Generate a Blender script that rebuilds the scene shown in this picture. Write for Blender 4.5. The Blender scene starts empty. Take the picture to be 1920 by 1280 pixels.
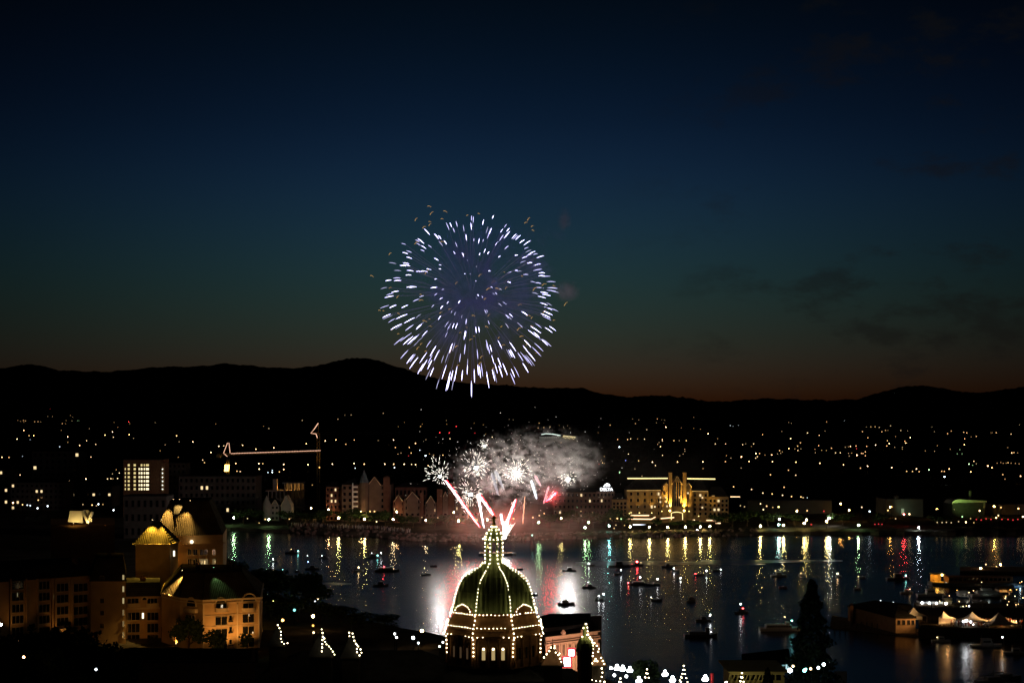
import bpy, math, random
from mathutils import Vector, Matrix
random.seed(7)
sc = bpy.context.scene
C = sc.collection
PI = math.pi
R = math.radians
# ------------------------------------------------------------------ camera
F = 2736.0            # focal length in pixels of the 1920 px wide photograph
HZ = 790.0            # row of the true horizon
EYE = 63.0            # height of the camera above the harbour water
camd = bpy.data.cameras.new('camera')
cam = bpy.data.objects.new('camera', camd)
C.objects.link(cam)
cam.location = (0, 0, EYE)
cam.rotation_euler = (PI/2, 0, 0)
camd.sensor_width = 36
camd.lens = 36*F/1920
camd.shift_y = (HZ-640)/1920
camd.clip_start = 1
camd.clip_end = 60000
sc.camera = cam
# ------------------------------------------------------------------ dusk sky
w = bpy.data.worlds.new('World'); sc.world = w; w.use_nodes = True
nt = w.node_tree; N = nt.nodes; L = nt.links
sky = N.new('ShaderNodeTexSky'); sky.sky_type = 'NISHITA'; sky.sun_disc = False
sky.sun_elevation = R(-5.5); sky.sun_rotation = R(-8); sky.ozone_density = 5; sky.dust_density = 1
tc = N.new('ShaderNodeTexCoord')
sep = N.new('ShaderNodeSeparateXYZ'); L.new(tc.outputs['Generated'], sep.inputs[0])
mr = N.new('ShaderNodeMapRange'); mr.inputs['From Min'].default_value = 0; mr.inputs['From Max'].default_value = 0.6
L.new(sep.outputs['Z'], mr.inputs['Value'])
ramp = N.new('ShaderNodeValToRGB'); ramp.color_ramp.interpolation = 'B_SPLINE'
pts = [(0.0,(.335,.29,.16)),(.048,(.31,.265,.13)),(.092,(.272,.245,.08)),(.16,(.235,.285,.086)),(.25,(.192,.255,.124)),(.336,(.105,.150,.080)),(.45,(.046,.092,.030)),(.55,(.026,.052,.016)),(1.0,(.016,.030,.009))]
cr = ramp.color_ramp
while len(cr.elements) < len(pts): cr.elements.new(.5)
for e, (p, c) in zip(cr.elements, pts): e.position = p; e.color = (*c, 1)
L.new(mr.outputs[0], ramp.inputs[0])
mul = N.new('ShaderNodeMix'); mul.data_type = 'RGBA'; mul.blend_type = 'MULTIPLY'; mul.inputs[0].default_value = 1
L.new(sky.outputs[0], mul.inputs[6]); L.new(ramp.outputs[0], mul.inputs[7])
# the afterglow is brightest a little left of centre and falls off to both sides
az = N.new('ShaderNodeValToRGB'); az.color_ramp.interpolation = 'B_SPLINE'
azp = [(0.0,.2),(.18,.42),(.33,.78),(.46,1.08),(.60,1.0),(.74,.70),(.88,.46),(1.0,.22)]
while len(az.color_ramp.elements) < len(azp): az.color_ramp.elements.new(.5)
for e, (p, v) in zip(az.color_ramp.elements, azp): e.position = p; e.color = (v, v, v, 1)
mx = N.new('ShaderNodeMapRange'); mx.inputs['From Min'].default_value = -.5; mx.inputs['From Max'].default_value = .5
L.new(sep.outputs['X'], mx.inputs['Value']); L.new(mx.outputs[0], az.inputs[0])
mul2 = N.new('ShaderNodeMix'); mul2.data_type = 'RGBA'; mul2.blend_type = 'MULTIPLY'; mul2.inputs[0].default_value = 1
L.new(mul.outputs[2], mul2.inputs[6]); L.new(az.outputs[0], mul2.inputs[7])
# thin dark clouds in the right half of the sky
mp = N.new('ShaderNodeMapping'); mp.inputs['Scale'].default_value = (16, 16, 36); mp.inputs['Rotation'].default_value = (0, R(16), 0)
L.new(tc.outputs['Generated'], mp.inputs[0])
nz = N.new('ShaderNodeTexNoise'); nz.inputs['Scale'].default_value = 1.0; nz.inputs['Detail'].default_value = 6; nz.inputs['Roughness'].default_value = .6
L.new(mp.outputs[0], nz.inputs['Vector'])
cl = N.new('ShaderNodeMapRange'); cl.interpolation_type = 'SMOOTHSTEP'
cl.inputs['From Min'].default_value = .50; cl.inputs['From Max'].default_value = .67
L.new(nz.outputs[0], cl.inputs['Value'])
cx = N.new('ShaderNodeMapRange'); cx.interpolation_type = 'SMOOTHSTEP'; cx.inputs['From Min'].default_value = .04; cx.inputs['From Max'].default_value = .24
L.new(sep.outputs['X'], cx.inputs['Value'])
cm = N.new('ShaderNodeMath'); cm.operation = 'MULTIPLY'; L.new(cl.outputs[0], cm.inputs[0]); L.new(cx.outputs[0], cm.inputs[1])
cm2 = N.new('ShaderNodeMath'); cm2.operation = 'MULTIPLY'; cm2.inputs[1].default_value = .5; L.new(cm.outputs[0], cm2.inputs[0])
mix3 = N.new('ShaderNodeMix'); mix3.data_type = 'RGBA'
gain = N.new('ShaderNodeVectorMath'); gain.operation = 'SCALE'; gain.inputs['Scale'].default_value = 100
L.new(mul2.outputs[2], gain.inputs[0])
L.new(cm2.outputs[0], mix3.inputs[0]); L.new(gain.outputs[0], mix3.inputs[6]); mix3.inputs[7].default_value = (.058, .050, .046, 1)
L.new(mix3.outputs[2], N['Background'].inputs[0])
N['Background'].inputs[1].default_value = 0.1
# ------------------------------------------------------------------ exposure and sampling
sc.view_settings.view_transform = 'Standard'; sc.view_settings.look = 'None'
sc.view_settings.exposure = 0; sc.view_settings.gamma = 1
cy = sc.cycles
cy.use_denoising = True
cy.use_light_tree = True
cy.max_bounces = 5; cy.diffuse_bounces = 2; cy.glossy_bounces = 3; cy.transmission_bounces = 2; cy.volume_bounces = 0
cy.sample_clamp_indirect = 3
cy.caustics_reflective = False; cy.caustics_refractive = False
cy.volume_step_rate = 1.0; cy.volume_max_steps = 128
sc.render.filter_size = 1.5
# ------------------------------------------------------------------ helpers
def at(px, py, D): return Vector(((px-960)/F*D, D, EYE-(py-HZ)/F*D))
def wy(py, z=0): return (EYE-z)*F/(py-HZ)                  # distance of a point at height z seen on row py
def on_water(px, py):
    D = wy(py); return Vector(((px-960)/F*D, D, 0))
def zat(py, D): return EYE-(py-HZ)/F*D
def xat(px, D): return (px-960)/F*D

class MB:
    """collects faces; build() links them as one mesh object"""
    def __init__(s): s.v = []; s.f = []; s.m = []; s.mi = 0
    def add(s, vs, fs):
        o = len(s.v); s.v += [tuple(p) for p in vs]
        for f in fs: s.f.append(tuple(i+o for i in f)); s.m.append(s.mi)
        return s
    def obox(s, c, a, b, d):                                # centre and three half-vectors
        c, a, b, d = Vector(c), Vector(a), Vector(b), Vector(d)
        P = [c+a*i+b*j+d*k for k in (-1, 1) for j in (-1, 1) for i in (-1, 1)]
        return s.add(P, [(0,2,3,1),(4,5,7,6),(0,1,5,4),(2,6,7,3),(1,3,7,5),(0,4,6,2)])
    def box(s, c, sx, sy, sz, rot=0):                       # c = centre of the bottom face
        ca, sa = math.cos(rot), math.sin(rot)
        return s.obox((c[0], c[1], c[2]+sz/2), (ca*sx/2, sa*sx/2, 0), (-sa*sy/2, ca*sy/2, 0), (0, 0, sz/2))
    def prism(s, poly, z0, z1, top=None, cap=True):         # footprint poly, optional different top poly
        n = len(poly); top = top or poly
        V = [(p[0], p[1], z0 if len(p) < 3 else p[2]) for p in poly]+[(p[0], p[1], z1 if len(p) < 3 else p[2]) for p in top]
        fs = [(i, (i+1) % n, (i+1) % n+n, i+n) for i in range(n)]
        if cap: fs += [tuple(range(n, 2*n)), tuple(reversed(range(n)))]
        return s.add(V, fs)
    def tube(s, pts, r, n=6, r1=None):
        pts = [Vector(p) for p in pts]; m = len(pts); V = []
        for i, p in enumerate(pts):
            t = (pts[min(i+1, m-1)]-pts[max(i-1, 0)]).normalized()
            u = t.cross(Vector((0, 0, 1)))
            if u.length < 1e-4: u = Vector((1, 0, 0))
            u.normalize(); q = t.cross(u)
            rr = r if r1 is None else r+(r1-r)*i/(m-1)
            if callable(r): rr = r(i/(m-1))
            V += [p+u*rr*math.cos(2*PI*k/n)+q*rr*math.sin(2*PI*k/n) for k in range(n)]
        fs = [(i*n+k, i*n+(k+1) % n, (i+1)*n+(k+1) % n, (i+1)*n+k) for i in range(m-1) for k in range(n)]
        fs += [tuple(reversed(range(n))), tuple((m-1)*n+k for k in range(n))]
        return s.add(V, fs)
    def lathe(s, prof, n=12, c=(0, 0, 0), ph=0):            # prof = [(r, z)] from bottom to top
        V = [(c[0]+r*math.cos(ph+2*PI*k/n), c[1]+r*math.sin(ph+2*PI*k/n), c[2]+z) for r, z in prof for k in range(n)]
        m = len(prof)
        fs = [(i*n+k, i*n+(k+1) % n, (i+1)*n+(k+1) % n, (i+1)*n+k) for i in range(m-1) for k in range(n)]
        fs += [tuple(reversed(range(n))), tuple((m-1)*n+k for k in range(n))]
        return s.add(V, fs)
    def ball(s, c, r, n=8, m=5, sz=1):
        prof = [(max(r*math.sin(PI*i/m), r*.02), -r*sz*math.cos(PI*i/m)) for i in range(m+1)]
        return s.lathe(prof, n, c)
    def ico(s, c, r):
        g = (1+5**.5)/2; k = r/math.sqrt(1+g*g)
        V = [Vector(p)*k+Vector(c) for p in ((-1,g,0),(1,g,0),(-1,-g,0),(1,-g,0),(0,-1,g),(0,1,g),(0,-1,-g),(0,1,-g),(g,0,-1),(g,0,1),(-g,0,-1),(-g,0,1))]
        return s.add(V, [(0,11,5),(0,5,1),(0,1,7),(0,7,10),(0,10,11),(1,5,9),(5,11,4),(11,10,2),(10,7,6),(7,1,8),(3,9,4),(3,4,2),(3,2,6),(3,6,8),(3,8,9),(4,9,5),(2,4,11),(6,2,10),(8,6,7),(9,8,1)])
    def build(s, name, mats, parent=None, smooth=False, world=False, origin=None):
        """world=True: the vertices are world coordinates; they are moved into the parent's (or origin's) space"""
        me = bpy.data.meshes.new(name)
        off = Vector((0, 0, 0))
        if world: off = world_of(parent) if parent is not None else (Vector(origin) if origin is not None else off)
        me.from_pydata([(p[0]-off[0], p[1]-off[1], p[2]-off[2]) for p in s.v], [], s.f)
        for m in (mats if isinstance(mats, (list, tuple)) else [mats]): me.materials.append(m)
        for p, k in zip(me.polygons, s.m): p.material_index = k; p.use_smooth = smooth
        o = bpy.data.objects.new(name, me); C.objects.link(o)
        if parent is not None: o.parent = parent
        elif origin is not None: o.location = origin
        return o
def world_of(o):
    p = Vector((0, 0, 0))
    while o is not None: p = p+o.location; o = o.parent
    return p
def tag(o, label=None, cat=None, group=None, kind=None):
    if label: o['label'] = label
    if cat: o['category'] = cat
    if group: o['group'] = group
    if kind: o['kind'] = kind
    return o
def thing(name, label, cat, loc=(0, 0, 0), rz=0, group=None):
    o = bpy.data.objects.new(name, None); C.objects.link(o); o.location = loc; o.rotation_euler = (0, 0, rz); o.empty_display_size = .3
    return tag(o, label, cat, group)
def copy_tree(o, parent=None):
    c = o.copy(); C.objects.link(c)
    if parent is not None: c.parent = parent
    for ch in list(o.children):
        if ch.type != 'LIGHT' or True: copy_tree(ch, c)
    return c
# ------------------------------------------------------------------ materials
def mat(name, col, rough=.8, var=.25, scale=.6, metal=0, bump=0, bscale=3):
    m = bpy.data.materials.new(name); m.use_nodes = True
    t = m.node_tree; b = t.nodes['Principled BSDF']
    b.inputs['Roughness'].default_value = rough; b.inputs['Metallic'].default_value = metal
    if rough >= .5: b.inputs['Specular IOR Level'].default_value = 0
    g = t.nodes.new('ShaderNodeTexCoord'); n = t.nodes.new('ShaderNodeTexNoise')
    n.inputs['Scale'].default_value = scale; n.inputs['Detail'].default_value = 5
    t.links.new(g.outputs['Object'], n.inputs['Vector'])
    r = t.nodes.new('ShaderNodeValToRGB')
    r.color_ramp.elements[0].position = .3; r.color_ramp.elements[1].position = .7
    r.color_ramp.elements[0].color = (*[c*(1-var) for c in col], 1); r.color_ramp.elements[1].color = (*[min(1, c*(1+var)) for c in col], 1)
    t.links.new(n.outputs[0], r.inputs[0]); t.links.new(r.outputs[0], b.inputs['Base Color'])
    if bump:
        n2 = t.nodes.new('ShaderNodeTexNoise'); n2.inputs['Scale'].default_value = bscale; n2.inputs['Detail'].default_value = 4
        t.links.new(g.outputs['Object'], n2.inputs['Vector'])
        bp = t.nodes.new('ShaderNodeBump'); bp.inputs['Distance'].default_value = bump
        t.links.new(n2.outputs[0], bp.inputs['Height']); t.links.new(bp.outputs[0], b.inputs['Normal'])
    return m
def seamed(name, col, pitch, rough=.6, axis='X', dark=.6):          # standing seams / courses
    m = mat(name, col, rough, .42, .35)
    t = m.node_tree; b = t.nodes['Principled BSDF']
    g = t.nodes.new('ShaderNodeTexCoord'); wv = t.nodes.new('ShaderNodeTexWave'); wv.bands_direction = axis; wv.inputs['Scale'].default_value = 2*PI/20/pitch*1.0
    wv.inputs['Distortion'].default_value = .3
    t.links.new(g.outputs['Object'], wv.inputs['Vector'])
    bp = t.nodes.new('ShaderNodeBump'); bp.inputs['Distance'].default_value = .12
    t.links.new(wv.outputs[0], bp.inputs['Height']); t.links.new(bp.outputs[0], b.inputs['Normal'])
    src = b.inputs['Base Color'].links[0].from_socket
    mm = t.nodes.new('ShaderNodeMix'); mm.data_type = 'RGBA'; mm.blend_type = 'MULTIPLY'; mm.inputs[0].default_value = 1
    mr = t.nodes.new('ShaderNodeMapRange'); mr.inputs['To Min'].default_value = dark; mr.inputs['To Max'].default_value = 1
    mr.inputs['From Max'].default_value = .4
    t.links.new(wv.outputs[0], mr.inputs['Value']); t.links.new(src, mm.inputs[6]); t.links.new(mr.outputs[0], mm.inputs[7]); t.links.new(mm.outputs[2], b.inputs['Base Color'])
    return m
def em(name, col, s, sample=True):
    m = bpy.data.materials.new(name); m.use_nodes = True
    t = m.node_tree; b = t.nodes['Principled BSDF']
    b.inputs['Base Color'].default_value = (.02, .02, .02, 1)
    b.inputs['Emission Color'].default_value = (*col, 1); b.inputs['Emission Strength'].default_value = s
    m.cycles.emission_sampling = 'AUTO' if sample else 'NONE'
    return m
def volume(name, dens, col, aniso=0, scale=.2, lo=.4, hi=.7, detail=3, squash=(1, 1, 1), fall=True, rot=(0, 0, 0)):
    """smoke: noise density that thins out towards the edge of the object's unit sphere"""
    m = bpy.data.materials.new(name); m.use_nodes = True
    t = m.node_tree; t.nodes.remove(t.nodes['Principled BSDF'])
    v = t.nodes.new('ShaderNodeVolumePrincipled'); v.inputs['Color'].default_value = (*col, 1); v.inputs['Anisotropy'].default_value = aniso
    t.links.new(v.outputs[0], t.nodes['Material Output'].inputs['Volume'])
    g = t.nodes.new('ShaderNodeTexCoord')
    ge = t.nodes.new('ShaderNodeNewGeometry')
    mp = t.nodes.new('ShaderNodeMapping'); mp.inputs['Scale'].default_value = squash; mp.inputs['Rotation'].default_value = rot
    t.links.new(ge.outputs['Position'], mp.inputs[0])
    n = t.nodes.new('ShaderNodeTexNoise'); n.inputs['Scale'].default_value = scale; n.inputs['Detail'].default_value = detail; n.inputs['Roughness'].default_value = .55
    n.inputs['Distortion'].default_value = .4
    t.links.new(mp.outputs[0], n.inputs['Vector'])
    r = t.nodes.new('ShaderNodeMapRange'); r.interpolation_type = 'SMOOTHSTEP'; r.inputs['From Min'].default_value = lo; r.inputs['From Max'].default_value = hi
    t.links.new(n.outputs[0], r.inputs['Value'])
    le = t.nodes.new('ShaderNodeVectorMath'); le.operation = 'LENGTH'; t.links.new(g.outputs['Object'], le.inputs[0])
    f = t.nodes.new('ShaderNodeMapRange'); f.interpolation_type = 'SMOOTHSTEP'; f.inputs['From Min'].default_value = 1.0; f.inputs['From Max'].default_value = .05
    t.links.new(le.outputs['Value'], f.inputs['Value'])
    a = t.nodes.new('ShaderNodeMath'); a.operation = 'MULTIPLY'; t.links.new(r.outputs[0], a.inputs[0]); t.links.new(f.outputs[0], a.inputs[1])
    b = t.nodes.new('ShaderNodeMath'); b.operation = 'MULTIPLY'; b.inputs[1].default_value = dens; t.links.new(a.outputs[0], b.inputs[0])
    t.links.new(b.outputs[0], v.inputs['Density'])
    m.cycles.volume_step_rate = 1
    return m
def lamp(name, kind, loc, energy, col, parent=None, aim=None, size=.3, cone=60, blend=.5):
    d = bpy.data.lights.new(name, kind); d.energy = energy; d.color = col
    d.shadow_soft_size = size
    if kind == 'SPOT': d.spot_size = R(cone); d.spot_blend = blend
    o = bpy.data.objects.new(name, d); C.objects.link(o)
    if aim is not None: o.rotation_euler = (Vector(aim)-Vector(loc)).to_track_quat('-Z', 'Y').to_euler()
    if parent is not None: o.parent = parent; o.location = Vector(loc)-world_of(parent)
    else: o.location = loc
    return o
def interp(pts, x):
    if x <= pts[0][0]: return pts[0][1]
    for (a, b), (c, d) in zip(pts, pts[1:]):
        if x <= c: return b+(d-b)*(x-a)/(c-a)
    return pts[-1][1]
M = dict(
    dark=mat('dark_paint', (.02,.02,.022), .5), black=mat('black_iron', (.012,.012,.012), .5),
    glass=mat('dark_glass', (.008,.009,.011), .08, .1), white=mat('white_paint', (.75,.74,.7), .5, .08),
    cream=mat('cream_trim', (.55,.45,.3), .7, .1), stucco=mat('ochre_stucco', (.46,.32,.17), .9, .12, .4, bump=.03),
    brick=mat('brown_brick', (.2,.11,.06), .9, .25, 1.5), pink=mat('rosy_render', (.38,.25,.2), .9, .12, .3),
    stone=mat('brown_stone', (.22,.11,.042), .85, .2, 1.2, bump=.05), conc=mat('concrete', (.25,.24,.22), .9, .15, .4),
    slate=seamed('slate_roof', (.06,.06,.065), .5, .7, 'Z'), metalroof=seamed('seamed_metal_roof', (.065,.056,.036), .55, .55, 'X'),
    copper=seamed('patina_copper', (.24,.29,.10), .7, .55, 'X', .7), leaf=mat('foliage', (.035,.055,.02), .8, .5, 1.2),
    leaf2=mat('dark_needles', (.02,.032,.016), .85, .4, 1), bark=mat('bark', (.05,.035,.025), .9, .3, 3),
    rock=mat('shore_rock', (.10,.075,.06), .9, .45, .5, bump=.2, bscale=1.2), hull=mat('boat_hull', (.05,.055,.06), .4, .2), hullw=mat('pale_hull', (.45,.45,.42), .4, .1),
    wood=mat('dock_wood', (.1,.075,.05), .9, .3, 1), canvas=mat('tent_canvas', (.7,.65,.55), .8, .08), gold=mat('gilt_bronze', (.6,.38,.1), .35, .1, 1, .8),
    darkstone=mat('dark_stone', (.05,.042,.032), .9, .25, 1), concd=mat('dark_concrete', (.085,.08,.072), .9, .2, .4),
    roofdark=mat('dark_roof', (.025,.025,.024), .9, .3, .6), steel=mat('crane_steel', (.25,.2,.08), .6),
)
# ------------------------------------------------------------------ the setting: ground, water, hills
NEAR = [(-2000,700),(380,700),(430,600),(470,530),(540,495),(600,478),(640,470),(700,448),(840,420),(1000,385),(1130,345),(1300,330),(3000,325)]
FAR = [(-2000,830),(430,842),(560,822),(700,800),(780,772),(900,768),(1000,778),(1120,788),(1300,802),(1500,812),(1800,806),(1990,800),(3000,790)]
def near_d(px): return interp(NEAR, px)
def far_d(px): return interp(FAR, px)
def zn(D): return interp([(0,7),(285,7),(330,3.2),(400,2.4),(900,2.4)], D)
ZF = [(700,2.6),(860,3.0),(950,4.5),(1100,7),(1350,13),(1700,19),(2100,24.5),(2800,32),(4000,48),(5000,62),(6500,104),(9000,170),(20000,180)]
def zf(D): return interp(ZF, D)
def ground_z(px, D):
    return zf(D) if D > (near_d(px)+far_d(px))/2 else zn(D)
g = MB(); cols = list(range(-1200, 3200, 16)); rows = []
hn = random.Random(3)
for px in cols:
    dn, df = near_d(px)+hn.uniform(-3, 3), far_d(px)+hn.uniform(-2.5, 2.5)
    wet = min(1, max(0, (px-395)/40))
    r = [(20+(dn-26)*i/12, zn(20+(dn-26)*i/12)) for i in range(12)]
    bed = 2.3*(1-wet)-4*wet
    r += [(dn-6, zn(dn)), (dn-2, zn(dn)*.7), (dn+3, min(bed, 2.2)), (dn+30, bed), (df-25, bed), (df-3, min(bed, 2)), (df+3, 1.6+hn.uniform(-.5, .5)), (df+9, 2.5+hn.uniform(-.4, .4)), (df+16, 2.8)]
    d = df+30
    while d < 16000: r.append((d, zf(d)+hn.uniform(-.1, .1)*min(20, d/200))); d *= 1.09
    rows.append(r)
m = min(len(r) for r in rows)
for px, r in zip(cols, rows):
    g.v += [((px-960)/F*D, D, z) for D, z in r[:m]]
for i in range(len(cols)-1):
    for j in range(m-1):
        a = i*m+j; g.f.append((a, a+m, a+m+1, a+1)); g.m.append(0)
GROUND = mat('dark_ground', (.045,.041,.03), .95, .35, .12, bump=.3, bscale=.4)
tag(g.build('ground', GROUND), kind='structure')
# water of the harbour
wm = bpy.data.materials.new('harbour_water'); wm.use_nodes = True
t = wm.node_tree; b = t.nodes['Principled BSDF']
b.inputs['Base Color'].default_value = (.003, .006, .009, 1); b.inputs['IOR'].default_value = 1.33
gc = t.nodes.new('ShaderNodeTexCoord')
def wnoise(scale, sx, sy, detail):
    mp = t.nodes.new('ShaderNodeMapping'); mp.inputs['Scale'].default_value = (sx, sy, 1); t.links.new(gc.outputs['Object'], mp.inputs[0])
    n = t.nodes.new('ShaderNodeTexNoise'); n.inputs['Scale'].default_value = scale; n.inputs['Detail'].default_value = detail; n.inputs['Roughness'].default_value = .6
    t.links.new(mp.outputs[0], n.inputs['Vector']); return n
n1 = wnoise(.12, .35, 1, 3); n2 = wnoise(.9, .6, 1, 2)
b1 = t.nodes.new('ShaderNodeBump'); b1.inputs['Distance'].default_value = .07; t.links.new(n1.outputs[0], b1.inputs['Height'])
b2 = t.nodes.new('ShaderNodeBump'); b2.inputs['Distance'].default_value = .03; t.links.new(n2.outputs[0], b2.inputs['Height']); t.links.new(b1.outputs[0], b2.inputs['Normal'])
t.links.new(b2.outputs[0], b.inputs['Normal'])
n3 = wnoise(.012, .35, 1, 3); rr = t.nodes.new('ShaderNodeMapRange'); rr.inputs['From Min'].default_value = .35; rr.inputs['From Max'].default_value = .65
rr.inputs['To Min'].default_value = .175; rr.inputs['To Max'].default_value = .215
t.links.new(n3.outputs[0], rr.inputs['Value']); sx = t.nodes.new('ShaderNodeSeparateXYZ'); t.links.new(gc.outputs['Object'], sx.inputs[0])
n4 = wnoise(.012, .5, 1, 4); ad = t.nodes.new('ShaderNodeMath'); ad.operation = 'MULTIPLY_ADD'; ad.inputs[1].default_value = 170; t.links.new(n4.outputs[0], ad.inputs[0]); t.links.new(sx.outputs['Y'], ad.inputs[2])
wd_ = t.nodes.new('ShaderNodeValToRGB'); wd_.color_ramp.interpolation = 'EASE'          # a breeze roughens the middle of the harbour
for _ in range(2): wd_.color_ramp.elements.new(.5)
for e, (p, v) in zip(wd_.color_ramp.elements, ((0, 0), (.34, 1), (.74, 1), (.86, 0))): e.position = p; e.color = (v, v, v, 1)
m4 = t.nodes.new('ShaderNodeMapRange'); m4.inputs['From Min'].default_value = 360; m4.inputs['From Max'].default_value = 920; t.links.new(ad.outputs[0], m4.inputs['Value']); t.links.new(m4.outputs[0], wd_.inputs[0])
ma = t.nodes.new('ShaderNodeMath'); ma.operation = 'MULTIPLY_ADD'; ma.inputs[1].default_value = .06; t.links.new(wd_.outputs[0], ma.inputs[0]); t.links.new(rr.outputs[0], ma.inputs[2])
t.links.new(ma.outputs[0], b.inputs['Roughness'])
q = MB(); q.add([(-900, 200, 0), (900, 200, 0), (900, 1100, 0), (-900, 1100, 0)], [(0, 1, 2, 3)])
tag(q.build('water', wm), kind='structure')
# wooded hills along the horizon
RIDGE = [(-900,700),(-300,685),(0,690),(60,682),(110,694),(200,697),(290,688),(380,686),(420,681),(500,688),(560,690),(610,682),(650,672),(690,671),(730,682),(800,705),(850,715),(900,720),(950,722),(1000,727),(1060,727),(1090,727),(1130,738),(1180,744),(1230,741),(1280,745),(1330,753),(1380,751),(1430,746),(1500,749),(1560,751),(1610,748),(1650,735),(1700,723),(1740,723),(1790,732),(1830,737),(1870,732),(1920,725),(2300,715),(2900,730)]
h = MB(); hc = list(range(-800, 2720, 5)); hr = [(6500,.0),(7400,.3),(8200,.68),(8800,.93),(9200,1.0),(9700,.9),(11000,.4),(13000,-.2)]
for px in hc:
    top = zat(interp(RIDGE, px)+hn.uniform(-.8, .8)+math.sin(px*.13)*.6, 9200)
    for D, k in hr: h.v.append(((px-960)/F*D, D, 80+(top-80)*k+(hn.uniform(-5, 5) if k < 1 else 0)+(60*math.sin(px*.02+D*.003)*(k-k*k)*1.5)))
k = len(hr)
for i in range(len(hc)-1):
    for j in range(k-1): a = i*k+j; h.f.append((a, a+k, a+k+1, a+1)); h.m.append(0)
tag(h.build('hills', mat('wooded_hill', (.12,.12,.10), .95, .4, .01)), kind='structure')
# boulders along the far shore, lit by the display
rk = MB(); rr_ = random.Random(5)
for i in range(620):
    px = rr_.uniform(540, 1420) if i < 420 else rr_.uniform(700, 1010); D = far_d(px)+rr_.uniform(-3, 12); s = rr_.uniform(.5, 1.5)
    o = len(rk.v); rk.ico((xat(px, D), D, ground_z(px, D)*.0+max(.1, min(2.2, (D-far_d(px)+3)*.25))), s)
    for q_ in range(o, len(rk.v)):
        v = rk.v[q_]; rk.v[q_] = (v[0]+rr_.uniform(-.3, .3)*s, v[1]+rr_.uniform(-.3, .3)*s, v[2]+rr_.uniform(-.35, .2)*s)
tag(rk.build('shore_rocks', M['rock']), 'grey boulders heaped along the far shoreline', kind='stuff')
# ------------------------------------------------------------------ trees
def crown_mesh(seed, kind, h, w, n, leaf):
    r = random.Random(seed); b = MB()
    def leafq(p, s):
        a = Vector((r.gauss(0, 1), r.gauss(0, 1), r.gauss(0, 1))).normalized()*s; c = a.cross(Vector((r.gauss(0, 1), r.gauss(0, 1), r.gauss(0, 1)))).normalized()*s*.7
        b.add([p-a-c*.3, p+c, p+a-c*.2, p-c], [(0, 1, 2, 3)])
    if kind == 'cone':
        for i in range(n):
            z = h*(.06+.94*(1-math.sqrt(r.random()*.98+.0004)) ) if i % 3 else h*r.uniform(.06, 1)
            f = 1-z/h
            a_ = r.uniform(0, 2*PI); lay = .78+.18*math.sin(z*2.1+r.uniform(-.4, .4))
            # widest part low down, blunt rounded tip
            prof = w/2*min(1, (f*1.25)**.66)*lay*(1+.12*math.sin(z*5.3+2*math.floor(a_*1.3)))
            a = a_; q_ = prof*(.5+.6*math.sqrt(r.random()))*(1+.16*math.sin(3*a+z*.9)+.08*math.sin(7*a+z*2.3))
            leafq(Vector((q_*math.cos(a), q_*math.sin(a), z-q_*.12)), leaf*r.uniform(.6, 1.4))
    else:
        lobes = [(r.uniform(-.3, .3)*w, r.uniform(-.3, .3)*w, h*r.uniform(.42, .85), r.uniform(.2, .36)*w) for _ in range(9)]
        for i in range(n):
            x, y, z, q_ = lobes[i % 9]
            d = Vector((r.gauss(0, 1), r.gauss(0, 1), r.gauss(0, 1))).normalized()*q_*(r.random()**.4)
            leafq(Vector((x+d.x, y+d.y, z+d.z*.85)), leaf*r.uniform(.6, 1.4))
    return b
def tree(name, label, px, D, h, w, kind='round', n=700, leaf=.5, seed=1, group=None, z=None):
    root = thing(name, label, 'tree', (xat(px, D), D, (ground_z(px, D) if z is None else z)-.1), 0, group)
    tb = MB(); tb.tube([(0, 0, 0), (.05*w, .02*w, h*.35), (-.02*w, 0, h*.8)], w*.035+.1, 7, .05)
    for a in range(5):
        an = a*1.3; tb.tube([(.03*w, 0, h*(.3+.08*a)), (w*.3*math.cos(an), w*.3*math.sin(an), h*(.45+.08*a))], w*.015+.04, 5, .03)
    tb.build('trunk', M['bark'], root)
    crown_mesh(seed, kind, h, w, n, leaf).build('crown', M['leaf2' if kind == 'cone' else 'leaf'], root)
    return root
tree('conifer_tree', 'huge dark conical conifer standing in front of the harbour boats', 1522, 232, 31.2, 11.4, 'cone', 9000, .34, 11, z=6.8)
tree('broadleaf_tree', 'dark round tree against the orange lit hotel corner', 352, 372, 11.5, 8.5, seed=2, n=1600, leaf=.4)
tree('broadleaf_tree', 'small dark tree below the brightest orange hotel wall', 405, 372, 7.5, 6, seed=3, n=900, leaf=.35)
tree('broadleaf_tree', 'little tree at the outer corner of the orange lit hotel block', 462, 378, 6, 3.4, seed=4, n=500, leaf=.3)
tree('broadleaf_tree', 'black tree beside the bulb outlined drum, just left of it', 822, 262, 13, 5.6, seed=5, n=1200, leaf=.33, z=7)
tree('broadleaf_tree', 'dark tree rising behind the five globe lamps near the dome', 1213, 296, 9.5, 6, seed=6, n=900, leaf=.33)
tree('broadleaf_tree', 'narrow dark tree in front of the cyan edged terminal roof', 1440, 270, 10.5, 6, 'cone', seed=7, n=1100, leaf=.33)
tree('broadleaf_tree', 'bushy dark tree at the foot of the huge conifer', 1555, 262, 8, 8, seed=8, n=900, leaf=.35)
tree('broadleaf_tree', 'dark tree by the water beyond the hotel mansard tower', 446, 482, 17, 11, seed=9, n=1100, leaf=.5)
def tree_row(label, group, spots, seed):
    pr = None
    for i, (px, D, h, wd) in enumerate(spots):
        if pr is None: pr = o = tree('broadleaf_tree', label, px, D, 10, 8, seed=seed, n=750, leaf=.42, group=group)
        else: o = copy_tree(pr)
        o.location = (xat(px, D), D, ground_z(px, D)-.1); o.scale = (wd/8, wd/8, h/10); o.rotation_euler.z = i*1.7
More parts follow.
